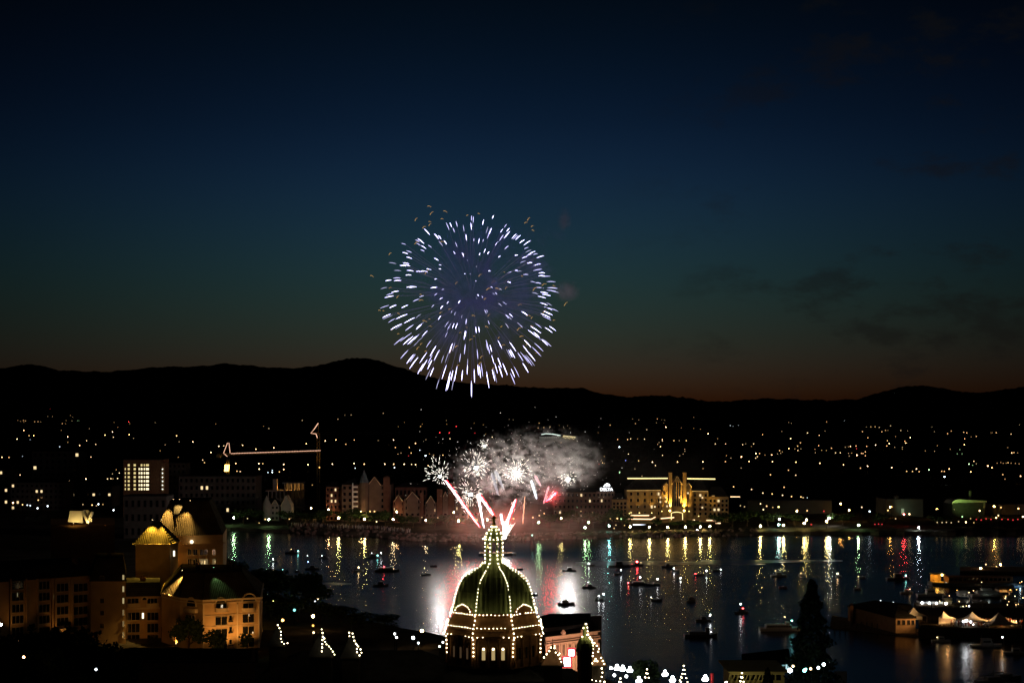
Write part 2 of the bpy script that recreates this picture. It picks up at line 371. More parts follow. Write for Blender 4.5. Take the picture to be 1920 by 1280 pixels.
tree_row('black foreground tree below the dim brown hotel wing', 'foreground trees below the hotel wings',
         [(-10,318,13,11),(40,312,14.5,12),(92,316,13.5,11),(150,310,15,12),(205,306,12,10),(250,318,9,8),(20,285,13,12),(120,280,13,12),(225,285,10,10)], 21)
tree_row('dark shoreline tree on the low point below the small boats', 'trees on the low wooded point',
         [(478,505,9,15),(500,500,10,15),(525,488,9.5,14),(550,484,9,13),(572,470,12,12),(590,462,9,11),(560,440,8,11),(520,440,7,12),(600,440,6,9),(640,440,5,10),(680,430,4.5,10),(720,425,4.5,9),(500,455,7,12)], 22)
tree_row('dark tree on the far promenade between the globe lamps', 'trees along the far promenade',
         [(455,862,9,12),(480,868,8,10),(540,850,9,13),(575,848,8,11),(605,846,10,13),(648,838,9,11),(668,842,11,12),(705,835,10,13),(722,838,9,10),(756,825,8,10),(775,828,7,9),(815,822,7,9),(838,826,8,10),(875,820,7,9),(1030,822,9,12),(1066,820,11,14),(1085,824,9,12),(1112,822,10,12),(1135,818,10,12),(1150,822,12,13),(1168,820,9,10),(1232,826,5,8),(1270,824,4.5,9),(1300,822,5,9),(1346,830,8,12),(1372,832,9,13),(1400,836,10,14),(1440,838,9,14),(1490,840,8,14),(1580,840,8,14),(1650,838,8,14),(1760,836,7,14)], 23)
# ------------------------------------------------------------------ domed legislature with strings of bulbs
BULB = em('warm_bulb', (1, .82, .50), 13)
LX, LD = xat(926, 228), 228.0
K = F/LD
leg = thing('legislature_building', 'stone building with green dome and drum outlined by strings of bulbs', 'building', (LX, LD, 7))
def lz(py): return zat(py, LD)-7                 # local height of a row on the dome's axis
prof_px = [(1141,73),(1130,71),(1117,68.5),(1105,65),(1095,61.5),(1086,56),(1078,48.5),(1072,40),(1066,30),(1060,21),(1055,16.5)]
prof = [(r/K/.924, lz(py)) for py, r in prof_px]
P8 = PI/8
def oct_pt(r, z, k, off=0): a = P8+k*PI/4; return Vector(((r+off)*math.cos(a), (r+off)*math.sin(a), z))
d = MB()
rows_ = []
for r, z in prof:                                   # 8 gently bulging faces, five strips each
    row = []
    for k in range(8):
        a, c_ = oct_pt(r, z, k), oct_pt(r, z, k+1)
        for s in range(5): row.append(a.lerp(c_, s/5)*1.0)
    rows_.append(row)
nn = 40; d.v = [tuple(p) for row in rows_ for p in row]
d.f = [(i*nn+k, i*nn+(k+1) % nn, (i+1)*nn+(k+1) % nn, (i+1)*nn+k) for i in range(len(rows_)-1) for k in range(nn)]; d.m = [0]*len(d.f)
dome = d.build('dome', M['copper'], leg)
for k in range(8):
    rb = MB(); rb.tube([oct_pt(r, z, k, .03) for r, z in prof], .17, 6, .11); rb.build('rib', M['copper'], dome)
sm = MB()
for k in range(8):
    for s in (1, 2, 3, 4): sm.tube([oct_pt(r, z, k).lerp(oct_pt(r, z, k+1), s/5) for r, z in prof[:-2]], .045, 4)
for zi in (3, 6): sm.tube([oct_pt(prof[zi][0], prof[zi][1], k, .02) for k in range(9)], .07, 4)
sm.build('seam', M['copper'], dome)
# drum, from the dome's foot down
dr = [(1240,84),(1236,84),(1184,84),(1183,88),(1180,88),(1179,86.5),(1168,83.5),(1167,85),(1164,85),(1163,82),(1146,75),(1145,77),(1141,77),(1140,73)]
db = MB(); db.lathe([(r/K/.924, lz(py)) for py, r in dr], 8, (0, 0, 0), P8)
drum = db.build('drum', M['stone'], leg)
def face_frame(k, r):                               # face k of the octagon: centre, along, outward
    a, c_ = oct_pt(r, 0, k), oct_pt(r, 0, k+1); t_ = (c_-a).normalized(); n_ = Vector((t_.y, -t_.x, 0)); m_ = (a+c_)/2
    if n_.dot(m_) < 0: n_ = -n_
    return m_, t_, n_, (c_-a).length
rd = 84/K/.924
WARMWIN = em('lit_window_glow', (1, .72, .30), .42, False)
DIMWIN = em('dim_window_glow', (1, .6, .3), .05, False)
TIP = em('lamp_glow', (1, .9, .6), 6)
for k in range(8):
    m_, t_, n_, ln = face_frame(k, rd)
    front = (k == 5)
    for s in (-.31, 0, .31):
        lit = front; mid = k in (4,)
        wv = MB(); c_ = m_+t_*s*ln*.82; z0, z1 = lz(1223), lz(1203)
        wv.mi = 1
        wv.obox(c_+n_*.02+Vector((0, 0, (z0+z1)/2)), t_*.26, n_*.03, Vector((0, 0, (z1-z0)/2)))
        wv.mi = 0
        for q_ in (-1, 1): wv.obox(c_+t_*.31*q_+n_*.06+Vector((0, 0, (z0+z1)/2)), t_*.05, n_*.09, Vector((0, 0, (z1-z0)/2+.05)))
        wv.obox(c_+n_*.06+Vector((0, 0, z0-.1)), t_*.4, n_*.12, Vector((0, 0, .06)))
        wv.tube([c_+n_*.06+t_*.31*math.cos(a*PI/6)+Vector((0, 0, z1+.31*math.sin(a*PI/6))) for a in range(7)], .06, 5)
        wd = wv.build('window', [M['stone'], WARMWIN if lit else (DIMWIN if mid else M['glass'])], drum)
        if lit: lp = MB(); lp.ball(c_+n_*.2+Vector((0, 0, z1+.02)), .17, 8, 6); lp.build('lamp', TIP, wd)
    for s in (-.46, -.155, .155, .46):              # attached columns between the windows
        cl_ = MB(); c_ = m_+t_*s*ln*.95+n_*.28; cl_.tube([c_+Vector((0, 0, lz(1235))), c_+Vector((0, 0, lz(1233)))], .3, 8); cl_.tube([c_+Vector((0, 0, lz(1234))), c_+Vector((0, 0, lz(1186)))], .2, 8, .17); cl_.tube([c_+Vector((0, 0, lz(1188))), c_+Vector((0, 0, lz(1184.2)))], .2, 8, .3)
        cl_.build('column', M['stone'], drum)
    bl = MB()                                       # balustrade at the drum's walkway
    m2, t2, n2, l2 = face_frame(k, 85/K/.924)
    for s in range(14): c_ = m2+t2*(s/13-.5)*l2*.96; bl.tube([c_+Vector((0, 0, lz(1179))), c_+Vector((0, 0, lz(1171)))], .06, 5)
    bl.obox(m2+Vector((0, 0, lz(1170.5))), t2*l2*.49, n2*.09, Vector((0, 0, .05)))
    bl.build('balustrade', M['stone'], drum)
    if k in (0, 2, 4, 6):                           # small pediments at the dome's foot on the diagonal faces
        pd = MB(); m3, t3, n3, l3 = face_frame(k, 74/K/.924)
        w_ = l3*.3
        for dd in (0, -1.5):
            pass
        A_ = [m3+t3*a*w_+n3*.35+Vector((0, 0, lz(py))) for a, py in ((-1,1140),(1,1140),(1,1134),(0,1126.5),(-1,1134))]
        B_ = [p-n3*1.6 for p in A_]
        pd.add(A_+B_, [(0,1,2,3,4),(9,8,7,6,5)]+[(i, i+5, (i+1) % 5+5, (i+1) % 5) for i in range(5)])
        pd.build('pediment', M['stone'], dome)
# lantern and statue
lan = MB()
lan.lathe([(17.5/K, lz(1057)), (17.5/K, lz(1054)), (15/K, lz(1053)), (15/K, lz(1041)), (17/K, lz(1040)), (17/K, lz(1038)), (13/K, lz(1037.5))], 8, (0, 0, 0), P8)
lant = lan.build('lantern', M['copper'], leg)
for k in range(8):
    c_ = MB(); p = oct_pt(15/K, 0, k); c_.tube([p+Vector((0, 0, lz(1038))), p+Vector((0, 0, lz(1015)))], .16, 6); c_.build('column', M['copper'], lant)
cp = MB(); cp.lathe([(17/K, lz(1015.5)), (18/K, lz(1013)), (18/K, lz(1009)), (15/K, lz(1008)), (14.5/K, lz(1003)), (12/K, lz(998)), (7.5/K, lz(992)), (4/K, lz(988)), (2.5/K, lz(985))], 8, (0, 0, 0), P8)
cp.build('cupola', M['copper'], lant)
st = MB(); z0 = lz(985)
st.lathe([(.32, z0), (.3, z0+.15), (.2, z0+.2), (.24, z0+.35), (.2, z0+.9), (.26, z0+1.15), (.22, z0+1.35), (.09, z0+1.45), (.13, z0+1.58), (.12, z0+1.7), (.04, z0+1.78)], 10, (0, 0, 0))
st.tube([(.2, 0, z0+1.3), (.34, 0, z0+1.05), (.36, -.1, z0+1.45)], .06, 6); st.tube([(-.2, 0, z0+1.3), (-.34, -.02, z0+1.05), (-.3, -.1, z0+.8)], .06, 6)
st.build('statue', M['gold'], leg, smooth=True)
rbulb = random.Random(77)
def bulbs(pts, spacing, parent=None, r=.068, wire=.02, skip=None, world=False, mats=None, name='bulb_string'):
    pts = [Vector(p) for p in pts]; b_ = MB(); b_.tube(pts, wire, 4); b_.mi = 1
    seg = [(b-a).length for a, b in zip(pts, pts[1:])]; T = sum(seg); n = max(1, round(T/spacing))
    for i in range(n+1):
        if (skip and skip(i/n)) or rbulb.random() < .035: continue
        s = T*i/n
        for a, b, l_ in zip(pts, pts[1:], seg):
            if s <= l_+1e-6: b_.ico(a.lerp(b, max(0, min(1, s/l_)))+Vector((rbulb.uniform(-.03, .03), 0, rbulb.uniform(-.04, .04))), r*rbulb.uniform(.78, 1.2)); break
            s -= l_
    return b_.build(name, mats or [M['black'], BULB], parent, world=world)
for k in range(8): bulbs([oct_pt(r, z, k, .42) for r, z in prof], .55, leg)
def ring(py, rpx, sp, ks=range(8), skip=None, off=.3):
    for k in ks: bulbs([oct_pt(rpx/K/.924, lz(py), k, off), oct_pt(rpx/K/.924, lz(py), k+1, off)], sp, leg, skip=skip)
ring(1142, 76, .62); ring(1165, 85, .60, skip=lambda u: .3 < u < .36 or .62 < u < .66); ring(1181, 88, .78, skip=lambda u: .34 < u < .66)
for k in range(8):
    bulbs([oct_pt(77/K/.924, lz(1144), k, .3), oct_pt(78/K/.924, lz(1152), k, .3), oct_pt(82/K/.924, lz(1163), k, .35), oct_pt(88/K/.924, lz(1181), k, .4)], .62, leg, r=.1)
    bulbs([oct_pt(86/K/.924, lz(1186), k, .25), oct_pt(84/K/.924, lz(1198), k, .25), oct_pt(84/K/.924, lz(1216), k, .25)], .62, leg, r=.1)
    bulbs([oct_pt(16.3/K, lz(1054), k, .15), oct_pt(16/K, lz(1010), k, .15)], .62, leg, r=.09)
    bulbs([oct_pt(16/K, lz(1006), k, .12), oct_pt(12.5/K, lz(998), k, .12), oct_pt(8/K, lz(992), k, .12), oct_pt(3.5/K, lz(987), k, .1)], .58, leg, r=.1)
    if k in (0, 2, 4, 6):
        m3, t3, n3, l3 = face_frame(k, 74/K/.924); w_ = l3*.3
        bulbs([m3+t3*a*w_+n3*.5+Vector((0, 0, lz(py))) for a, py in ((-1.1,1137),(-.9,1131),(0,1124.5),(.9,1131),(1.1,1137))], .45, leg)
ring(1009.5, 18.5, .75, off=.15)
# dark main body below the drum: long roofs with hipped ends
def hip(mb, x0, x1, y0, y1, z0, ze, zr, inset=None):
    ins = min((y1-y0)/2, (x1-x0)/2)*.85 if inset is None else inset
    mb.mi = 0; mb.prism([(x0, y0), (x1, y0), (x1, y1), (x0, y1)], z0, ze, cap=False)
    mb.mi = 1; e = .5; ym = (y0+y1)/2
    mb.add([(x0-e, y0-e, ze), (x1+e, y0-e, ze), (x1+e, y1+e, ze), (x0-e, y1+e, ze), (x0+ins, ym, zr), (x1-ins, ym, zr)], [(0,1,5,4),(1,2,5),(2,3,4,5),(3,0,4),(3,2,1,0)])
bd = MB(); hip(bd, xat(500, 240), xat(860, 240), 232, 246, 7, 22, 25.6); hip(bd, xat(840, 228), xat(1012, 228), 218, 240, 7, 24.2, 26.3, 4); hip(bd, xat(1005, 232), xat(1118, 232), 224, 238, 7, 20.5, 24)
hip(bd, xat(700, 215), xat(850, 215), 205, 218, 7, 19.5, 24)
bd.build('main_block', [M['darkstone'], M['roofdark']], leg, world=True)
# roof turrets outlined by bulbs: pyramid roof, strings run down two hips
def turret(pxa, pya, D, half_px, base_py, foot_py, strings, finial=True, roof='roofdark'):
    k_ = F/D; x, z = xat(pxa, D), zat(pya, D); hw = half_px/k_; zb = zat(base_py, D)
    tb = MB(); tb.mi = 0; tb.box((x, D, zb-9), hw*1.7, hw*1.7, 9); tb.box((x, D, zb-.25), hw*2.05, hw*2.05, .25); tb.mi = 1
    tb.add([(x-hw, D-hw, zb), (x+hw, D-hw, zb), (x+hw, D+hw, zb), (x-hw, D+hw, zb), (x, D, z)], [(0,1,4),(1,2,4),(2,3,4),(3,0,4)])
    tb.tube([(x, D, z-.1), (x, D, z+.8)], .05, 5)
    tb.build('turret', [M['darkstone'], M[roof]], leg, world=True)
    for s in strings:
        bulbs([(xat(a, D-hw-.3), D-hw-.3, zat(b_, D-hw-.3)) for a, b_ in s], .55, leg, r=.1, world=True)
turret(521, 1170, 236, 17, 1206, 1215, [[(521,1171),(527,1184),(526,1198),(530,1206),(539,1205)]])
turret(604, 1177, 232, 24, 1226, 1235, [[(603,1179),(606,1190),(604,1204),(603.5,1227)],[(606,1190),(611,1206),(619,1213),(627,1226)]])
turret(659, 1182, 232, 18, 1228, 1235, [[(655,1185),(661,1186),(666,1204),(673,1213),(679,1221),(674,1228)],[(655,1185),(655,1192)],[(669,1208),(669,1221),(674,1228)]])
turret(1036, 1206, 222, 21, 1243, 1250, [[(1020,1231),(1029,1221),(1033,1213),(1040,1210)],[(1040,1214),(1044,1222),(1048,1229),(1052,1240)],[(1042,1222),(1049,1224)]], roof='brick')
turret(1112, 1196, 222, 24, 1243, 1262, [[(1103,1189),(1110,1199),(1117,1208),(1123,1215),(1121,1222),(1127,1231),(1133,1244)],[(1108,1197),(1112,1206),(1112,1219),(1111,1232),(1117,1236),(1110,1243)],[(1117,1234),(1120,1238)],[(1104,1254),(1105,1263)],[(1128,1252),(1130,1262),(1128,1268)],[(1110,1274),(1121,1276),(1133,1277)]], roof='brick')
# little domed turret
x, D = xat(1096, 214), 214.0; k_ = F/D
tz = lambda py: zat(py, D)
tb = MB(); tb.mi = 0; tb.lathe([(14/k_, tz(1300)), (14/k_, tz(1220)), (17/k_, tz(1219)), (17/k_, tz(1216))], 12, (x, D, 0)); tb.mi = 1
tb.lathe([(15.5/k_, tz(1216)), (15.3/k_, tz(1211)), (13.5/k_, tz(1204)), (10/k_, tz(1198)), (5/k_, tz(1193.5)), (3.4/k_, tz(1191)), (3/k_, tz(1178)), (4/k_, tz(1177)), (1/k_, tz(1170))], 12, (x, D, 0))
tb.build('domed_turret', [M['stone'], M['copper']], leg, smooth=False, world=True)
bulbs([(xat(a, D-.6), D-.6, tz(b_)) for a, b_ in ((1098.5,1168),(1101.5,1175),(1102,1182),(1101.5,1188),(1105,1193),(1110,1198))], .5, leg, r=.11, world=True)
bulbs([(xat(a, D-.6), D-.6, tz(b_)) for a, b_ in ((1098.5,1168),(1094.5,1175),(1094,1187),(1091.5,1192))], .6, leg, r=.11, world=True, skip=lambda u: .45 < u < .7)
# ------------------------------------------------------------------ fireworks
FD = 690.0; BD = 740.0
SPARK = em('blue_white_spark', (.58, .55, 1.0), 7)
SPARK2 = em('blue_white_spark_dim', (.58, .55, 1.0), 2.4); SPARK3 = em('blue_white_spark_faint', (.62, .6, 1.0), 1.1)
GOLD = em('golden_ember', (1, .55, .16), .8, False)
TRAIL = em('violet_trail', (.40, .36, .95), .1, False)
rf = random.Random(12)
bx = at(884, 560, BD); RB = 47.0
burst = thing('firework_burst', 'huge round burst of blue white sparks high above the harbour', 'firework', bx)
sp = []
n = 270
for i in range(n):
    z = 1-2*(i+.5)/n; a = i*2.39996+rf.uniform(-.35, .35); z = max(-1, min(1, z+rf.uniform(-.06, .06))); q_ = math.sqrt(1-z*z)
    dv = Vector((q_*math.cos(a), q_*math.sin(a), z))
    r1 = RB*rf.uniform(.86, 1.0); ln = rf.uniform(3.2, 6.0)*(1.15 if z < -.2 else .9)
    drop = Vector((0, 0, -1))
    p0 = dv*(r1-ln)+drop*(1.4); p1 = dv*(r1-ln*.5)+drop*1.9; p2 = dv*r1+drop*2.7
    sp.append((abs(q_*math.sin(a)), [p0, p1, p2], dv, r1, ln))
sp.sort(key=lambda s: s[0])                          # those seen most nearly side-on show largest
rest = MB()
for i, (f_, P, dv, r1, ln) in enumerate(sp):
    b_ = MB() if i < 99 else rest; kk = rf.uniform(.75, 1.3); br = rf.choice((0, 0, 0, 1, 1, 2)); b_.mi = br if i >= 99 else 0
    b_.tube([P[0], P[0].lerp(P[1], .5), P[1], P[1].lerp(P[2], .5), P[2]], (lambda u: kk*(.02+.115*math.sin(PI*min(1, .04+u*.9)))), 6)
    if i < 99: b_.build('spark', (SPARK, SPARK2, SPARK3)[br], burst)
tag(rest.build('spark_shower', [SPARK, SPARK2, SPARK3], burst), kind='stuff')
em_ = MB()
for i in range(84):
    a = rf.uniform(0, 2*PI); z = rf.uniform(-.5, 1) if i < 50 else rf.uniform(-.8, .3); q_ = math.sqrt(1-z*z); dv = Vector((q_*math.cos(a), q_*math.sin(a)*.8, z)); 
    if i < 50 and dv.x > .75 and i % 3: continue
    p = dv*RB*(rf.uniform(1.0, 1.13) if i < 50 else rf.uniform(.8, .98)); s = rf.uniform(.4, 1.3); tl = rf.uniform(-1, .6)
    em_.tube([p+Vector((-s, 0, -s*.3+s*tl)), p+Vector((-s*.2, 0, s*.2)), p+Vector((s*.8, 0, -s*.1-s*tl))], .11, 5, .04)
tag(em_.build('golden_embers', GOLD, burst), kind='stuff')
tr = MB()
for i in range(0, n, 2):
    _, P, dv, r1, ln = sp[i]
    k0 = rf.uniform(.2, .5)
    w1 = Vector((rf.uniform(-1, 1), rf.uniform(-1, 1), rf.uniform(-1, 1)))*.7
    tr.tube([dv*r1*k0, dv*r1*(k0*.5+.4)+w1, P[0]], .055, 4, .09)
tag(tr.build('glow_trails', TRAIL, burst), kind='stuff')  # thin violet streaks; their light is a dim glow put into the tubes
def sphere_stuff(name, label, c, rad, m, rot=0):
    b_ = MB(); b_.ball((0, 0, 0), 1.0, 24, 14); o = b_.build(name, m, None, smooth=True)
    o.location = c; o.scale = rad; o.rotation_euler.y = rot
    return tag(o, label, kind='stuff')
sphere_stuff('smoke', 'violet smoke hanging inside the huge round burst', bx+Vector((2, 0, 6)), (43, 40, 42), volume('violet_smoke', .062, (.27, .28, 1.0), .1, .06, .46, .68, 4))
sphere_stuff('smoke', 'violet smoke drifting at the upper edge of the burst', bx+Vector((34, 0, 24)), (19, 16, 16), volume('violet_smoke_edge', .13, (.45, .42, 1.0), .1, .07, .45, .7, 4))
sphere_stuff('smoke', 'small pale puff of smoke beside the burst', at(1062, 545, BD), (9, 8, 6.5), volume('mauve_puff', .16, (.8, .66, .85), .1, .14, .4, .7, 4))
sphere_stuff('smoke', 'small rosy puff of smoke above the burst', at(1058, 411, BD), (4.5, 5, 7.5), volume('rosy_puff', .16, (.85, .6, .7), .1, .14, .4, .7, 4))
# low display: rising comets, small white bursts and the flash at the barge
WHITE = em('white_flash', (1, .95, .86), 2600); WSP = em('white_spark', (1, .93, .8), 5)
def small_burst(px, py, r, reach, n, label, seed, tilt=(0, 0, 0), m=None, D=FD):
    rr = random.Random(seed); c = at(px, py, D); o = thing('firework_burst', label, 'firework', c, 0, 'small white bursts low over the harbour')
    b_ = MB(); b_.ico((0, 0, 0), r*.45); b_.ico((r*.4, -r*.2, r*.3), r*.3); b_.build('core', m or WHITE, o)
    s_ = MB()
    for i in range(int(n*1.3)):
        d_ = Vector((rr.gauss(0, 1), rr.gauss(0, 1), rr.gauss(0, 1))).normalized()+Vector(tilt)
        a, e_ = rr.uniform(.12, 1)**.8*reach*.95, rr.uniform(.3, 1)*reach*.35
        p = d_*a*.9; q_ = d_*(a*.9+e_*.6)+Vector((0, 0, -e_*.15)); s_.tube([p, (p+q_)/2+Vector((0, 0, .1)), q_], .02, 4, .04)
    tag(s_.build('spark_shower', WSP, o), kind='stuff'); return o
small_burst(824, 893, .85, 7.5, 80, 'small white burst at the end of the longest leaning red comet', 1, (-.25, 0, .35))
small_burst(892, 877, 1.45, 8.5, 95, 'topmost small white burst in the grey smoke left of the dome statue', 2, (0, 0, .35))
small_burst(881, 927, 1.4, 8, 90, 'low white burst between the red comets just left of the statue', 3, (-.15, 0, .2))
small_burst(968, 890, 1.75, 8, 95, 'brightest small white burst in the grey smoke right of the statue', 4, (0, 0, .3))
small_burst(1064, 899, 1.35, 5, 40, 'faint white burst half hidden deep in the grey smoke', 5, (0, 0, .2))
small_burst(908, 836, .5, 3.5, 40, 'tiny white burst at the upper fringe of the smoke', 6, (0, 0, .2))
FRS = em('fringe_spark', (.9, .85, .8), 1.1); RED = em('red_comet', (1, .005, .009), 120); PNK = em('pink_comet_core', (1, .72, .70), 9); SIL = em('silver_comet', (.85, .9, 1), 4.5); ORG = em('orange_comet', (1, .5, .22), 1.6); DIM = em('dim_silver_comet', (.8, .8, .9), .35, False); PK2 = em('rose_comet', (1, .35, .4), 1.3)
def comet(p0, p1, w0, w1, label, sheath, core, D=FD):
    """p0 = lower end, p1 = burning upper end"""
    a, b_ = at(*p0, D), at(*p1, D); o = thing('firework_comet', label, 'firework', a, 0, 'comets rising from the barge')
    ax = (b_-a); mid = [ax*(i/16)+Vector((.12*math.sin(i*2.1), 0, 0)) for i in range(17)]
    s_ = MB(); prof_ = lambda u: (w0+(w1-w0)*u)*max(.06, 1-abs(2*u-1)**6)**.5; s_.tube([p+Vector((.3, .8, 0)) for p in mid], prof_, 8); s_.build('sheath', sheath, o)
    fr = MB(); rc = random.Random(len(label)+int(p0[0]))
    for i in range(26):
        u = rc.random()**.6; p = ax*u+Vector((rc.gauss(0, 1), rc.gauss(0, .6), rc.gauss(0, 1)))*(.5+.9*u)*max(.35, w1); fr.tube([p, p-ax.normalized()*rc.uniform(.4, 1.6)+Vector((0, 0, -.2))], .035, 4, .012)
    tag(fr.build('spark_fringe', PNK if sheath is RED else FRS, o), kind='stuff')
    if core: c_ = MB(); c_.tube(mid, (lambda u: .5*prof_(u)), 8); c_.build('core', core, o)
    return o
comet((899,988), (834,900), .1, .62, 'longest red comet, leaning far left over the row houses', RED, PNK)
comet((907,990), (894.5,926), .12, .58, 'white upright comet between two red ones left of the statue', SIL, PNK)
comet((925,966), (896,926), .38, .6, 'short thick red comet ending at the statue', RED, PNK)
comet((944,994), (966,936), .75, .4, 'thick pinkish white comet leaning right from the flash', RED, PNK)
comet((942,984), (938,963), .35, .5, 'short silver comet right behind the statue', SIL, SIL)
comet((933,928), (921,886), .5, .9, 'faint grey upright comet above the statue', DIM, None)
comet((944,918), (927,881), .4, 1.0, 'faint grey comet slanting through the middle of the smoke', DIM, None)
comet((1006,935), (996,900), .5, .8, 'faint bluish comet in the smoke right of the statue', DIM, SIL)
comet((1013,911), (1002,891), .35, .55, 'short faint pink comet below the grey cloud', PK2, None)
comet((1018,944), (1028,911), .3, .45, 'thin pink comet leaning right in the rosy smoke', PK2, None)
comet((1022,940), (1042,923), .35, .6, 'short rose comet at the right edge of the rosy smoke', RED, PK2)
comet((979,982), (983,930), .14, .22, 'thin orange upright trail right of the flash', ORG, None)
comet((877,972), (876,935), .1, .14, 'hair thin orange trail left of the flash', ORG, None)
# grains of glitter through the cloud
gl = MB(); gr = random.Random(9)
for i in range(650):
    p = at(gr.gauss(965, 74), gr.gauss(880, 36), FD+gr.uniform(-14, 14)); gl.ico(p, gr.choice((.05, .06, .07, .08, .13)))
tag(gl.build('firework_glitter', em('glitter', (1, .9, .75), 2.2, False)), 'fine glitter of sparks falling through the grey smoke', kind='stuff')
fl = thing('firework_fountain', 'blinding white fountain at water level behind the dome lantern', 'firework', at(947, 1008, FD))
b_ = MB(); b_.lathe([(.4, 0), (.7, 1.5), (.75, 3.5), (.5, 5.5), (.15, 7.5)], 10, (0, 0, 0)); b_.build('flame', em('fountain_flame', (1, .90, .84), 260), fl)
s_ = MB()
for i in range(34):
    a = gr.uniform(-.25, .6); e_ = gr.uniform(3, 8.5); dd = Vector((math.sin(a), gr.uniform(-.3, .3), math.cos(a))); s_.tube([dd*gr.uniform(1, 5), dd*e_], .025, 4, .06)
tag(s_.build('spark_shower', em('fountain_spark', (1, .85, .75), 4), fl), kind='stuff')
# barge that carries the display
bg = thing('firework_barge', 'low dark barge at the foot of the white fountain', 'barge', (xat(930, FD), FD+1, 0))
b_ = MB(); b_.prism([(-8, -4), (8, -4), (9.5, 0), (8, 4), (-8, 4)], -.5, .9); b_.build('hull', M['hull'], bg)
b_ = MB(); b_.box((0, 0, .9), 15, 7, .15); b_.build('deck', M['wood'], bg)
for i in range(6): b_ = MB(); b_.tube([(-6+i*2.2, 0, 1), (-6+i*2.2+.1*(i-3), 0, 2)], .22, 7); b_.build('mortar_tube', M['black'], bg)
# smoke of the low display
SMK = volume('grey_smoke', .20, (.44, .43, .42), .2, .23, .50, .61, 5, (1, 1, 1.45), rot=(0, R(-24), 0))
sphere_stuff('smoke', 'mottled grey smoke cloud lit by the low bursts', at(985, 880, FD)+Vector((0, 17, 0)), (44, 17, 22), SMK, R(-10))
sphere_stuff('smoke', 'thick grey bank of smoke at the right of the low bursts', at(1074, 868, FD)+Vector((0, 14, 0)), (20, 14, 15), volume('grey_smoke_bank', .24, (.44, .43, .42), .2, .2, .46, .61, 5, (1, 1, 1.6), rot=(0, R(-24), 0)))
sphere_stuff('smoke', 'rosy smoke low over the water round the fountain', at(975, 988, FD)+Vector((0, 6, 0)), (66, 26, 15), volume('rosy_smoke', .019, (.5, .34, .28), .1, .05, .30, .75, 4, (1, 1, 1.6)))
sphere_stuff('smoke', 'red lit smoke beside the rose comets', at(1034, 928, FD), (8.5, 7, 8), volume('red_smoke', .11, (.4, .12, .13), .1, .13, .35, .7, 3))
sphere_stuff('smoke', 'thin smoke drifting away over the lit hotel', at(1205, 890, FD+35), (62, 30, 33), volume('drifting_smoke', .0105, (.2, .2, .175), .1, .035, .34, .72, 4, (1, 1, 1.5), rot=(0, R(20), 0)))
# channel marker
cm_ = thing('channel_marker', 'dark pillar beacon with a pale green light standing in the water', 'beacon', on_water(998, 1027))
b_ = MB(); b_.lathe([(1.3, -.5), (1.3, 1.2), (1.0, 1.5), (.8, 3.2), (.75, 4.6), (.95, 4.8), (.95, 5.0), (.4, 5.1), (.35, 6.1)], 12); b_.build('pillar', M['black'], cm_)
b_ = MB(); b_.ball((0, 0, 6.4), .3); b_.build('lamp', em('marker_light', (.4, 1, .8), 6), cm_)
# ------------------------------------------------------------------ wall helper: windows laid out on a wall given by two pixel/depth ends
class Wall:
    def __init__(s, a, b):
        s.A = Vector((xat(*a), a[1], 0)); s.B = Vector((xat(*b), b[1], 0)); s.t = (s.B-s.A).normalized(); s.n = Vector((s.t.y, -s.t.x, 0))
        s.len = (s.B-s.A).length
    def p(s, px, py=None, off=0):
        u = (px-960)/F; d = s.B-s.A; k = (u*s.A.y-s.A.x)/(d.x-u*d.y); q = s.A+d*k
        z = zat(py, q.y) if py is not None else 0
        return Vector((q.x, q.y, z))+s.n*off
    def block(s, mb, px0, px1, py0, py1, d0, d1):
        a, b = s.p(px0, py0), s.p(px1, py0); D = (a.y+b.y)/2; z1, z0 = zat(py0, D), zat(py1, D); c = (a+b)/2
        mb.obox(Vector((c.x, c.y, (z0+z1)/2))+s.n*(d0+d1)/2, (Vector((b.x, b.y, 0))-Vector((a.x, a.y, 0)))/2, s.n*(d1-d0)/2, Vector((0, 0, (z1-z0)/2)))
    def window(s, root, px0, px1, py0, py1, panes=3, glass=None, frame=None, rows=1, bw=.09):
        w_ = MB(); a, b = s.p(px0, py0), s.p(px1, py0); D = (a.y+b.y)/2; z1, z0 = zat(py0, D), zat(py1, D)
        t_ = Vector((b.x-a.x, b.y-a.y, 0)); W_ = t_.length; t_.normalize(); c = Vector(((a.x+b.x)/2, (a.y+b.y)/2, (z0+z1)/2)); n_ = s.n; up = Vector((0, 0, 1)); H = z1-z0
        w_.mi = 1; w_.obox(c+n_*.03, t_*W_/2, n_*.03, up*H/2); w_.mi = 0
        for i in range(panes+1): w_.obox(c+t_*(i/panes-.5)*W_+n_*.07, t_*bw/2, n_*.065, up*(H/2+bw))
        for k_ in ([-.5, .5] if rows == 1 else [-.5, 0, .5]): w_.obox(c+up*k_*H+n_*.068, t_*(W_/2-bw/2), n_*.058, up*bw/2)
        w_.obox(c-up*(H/2+bw*1.6)+n_*.1, t_*(W_/2+.15), n_*.12, up*.06)
        return w_.build('window', [frame or M['cream'], glass or M['glass']], root, world=True)
LITW = em('hotel_lit_window', (1, .72, .32), 1.3); DIMW = em('hotel_dim_window', (1, .7, .3), .16, False); WHW = em('white_lit_window', (1, .86, .6), 2.2)
SPOTG = em('spot_lens', (1, .75, .35), 8)
def pt(px, py, D): return at(px, py, D)
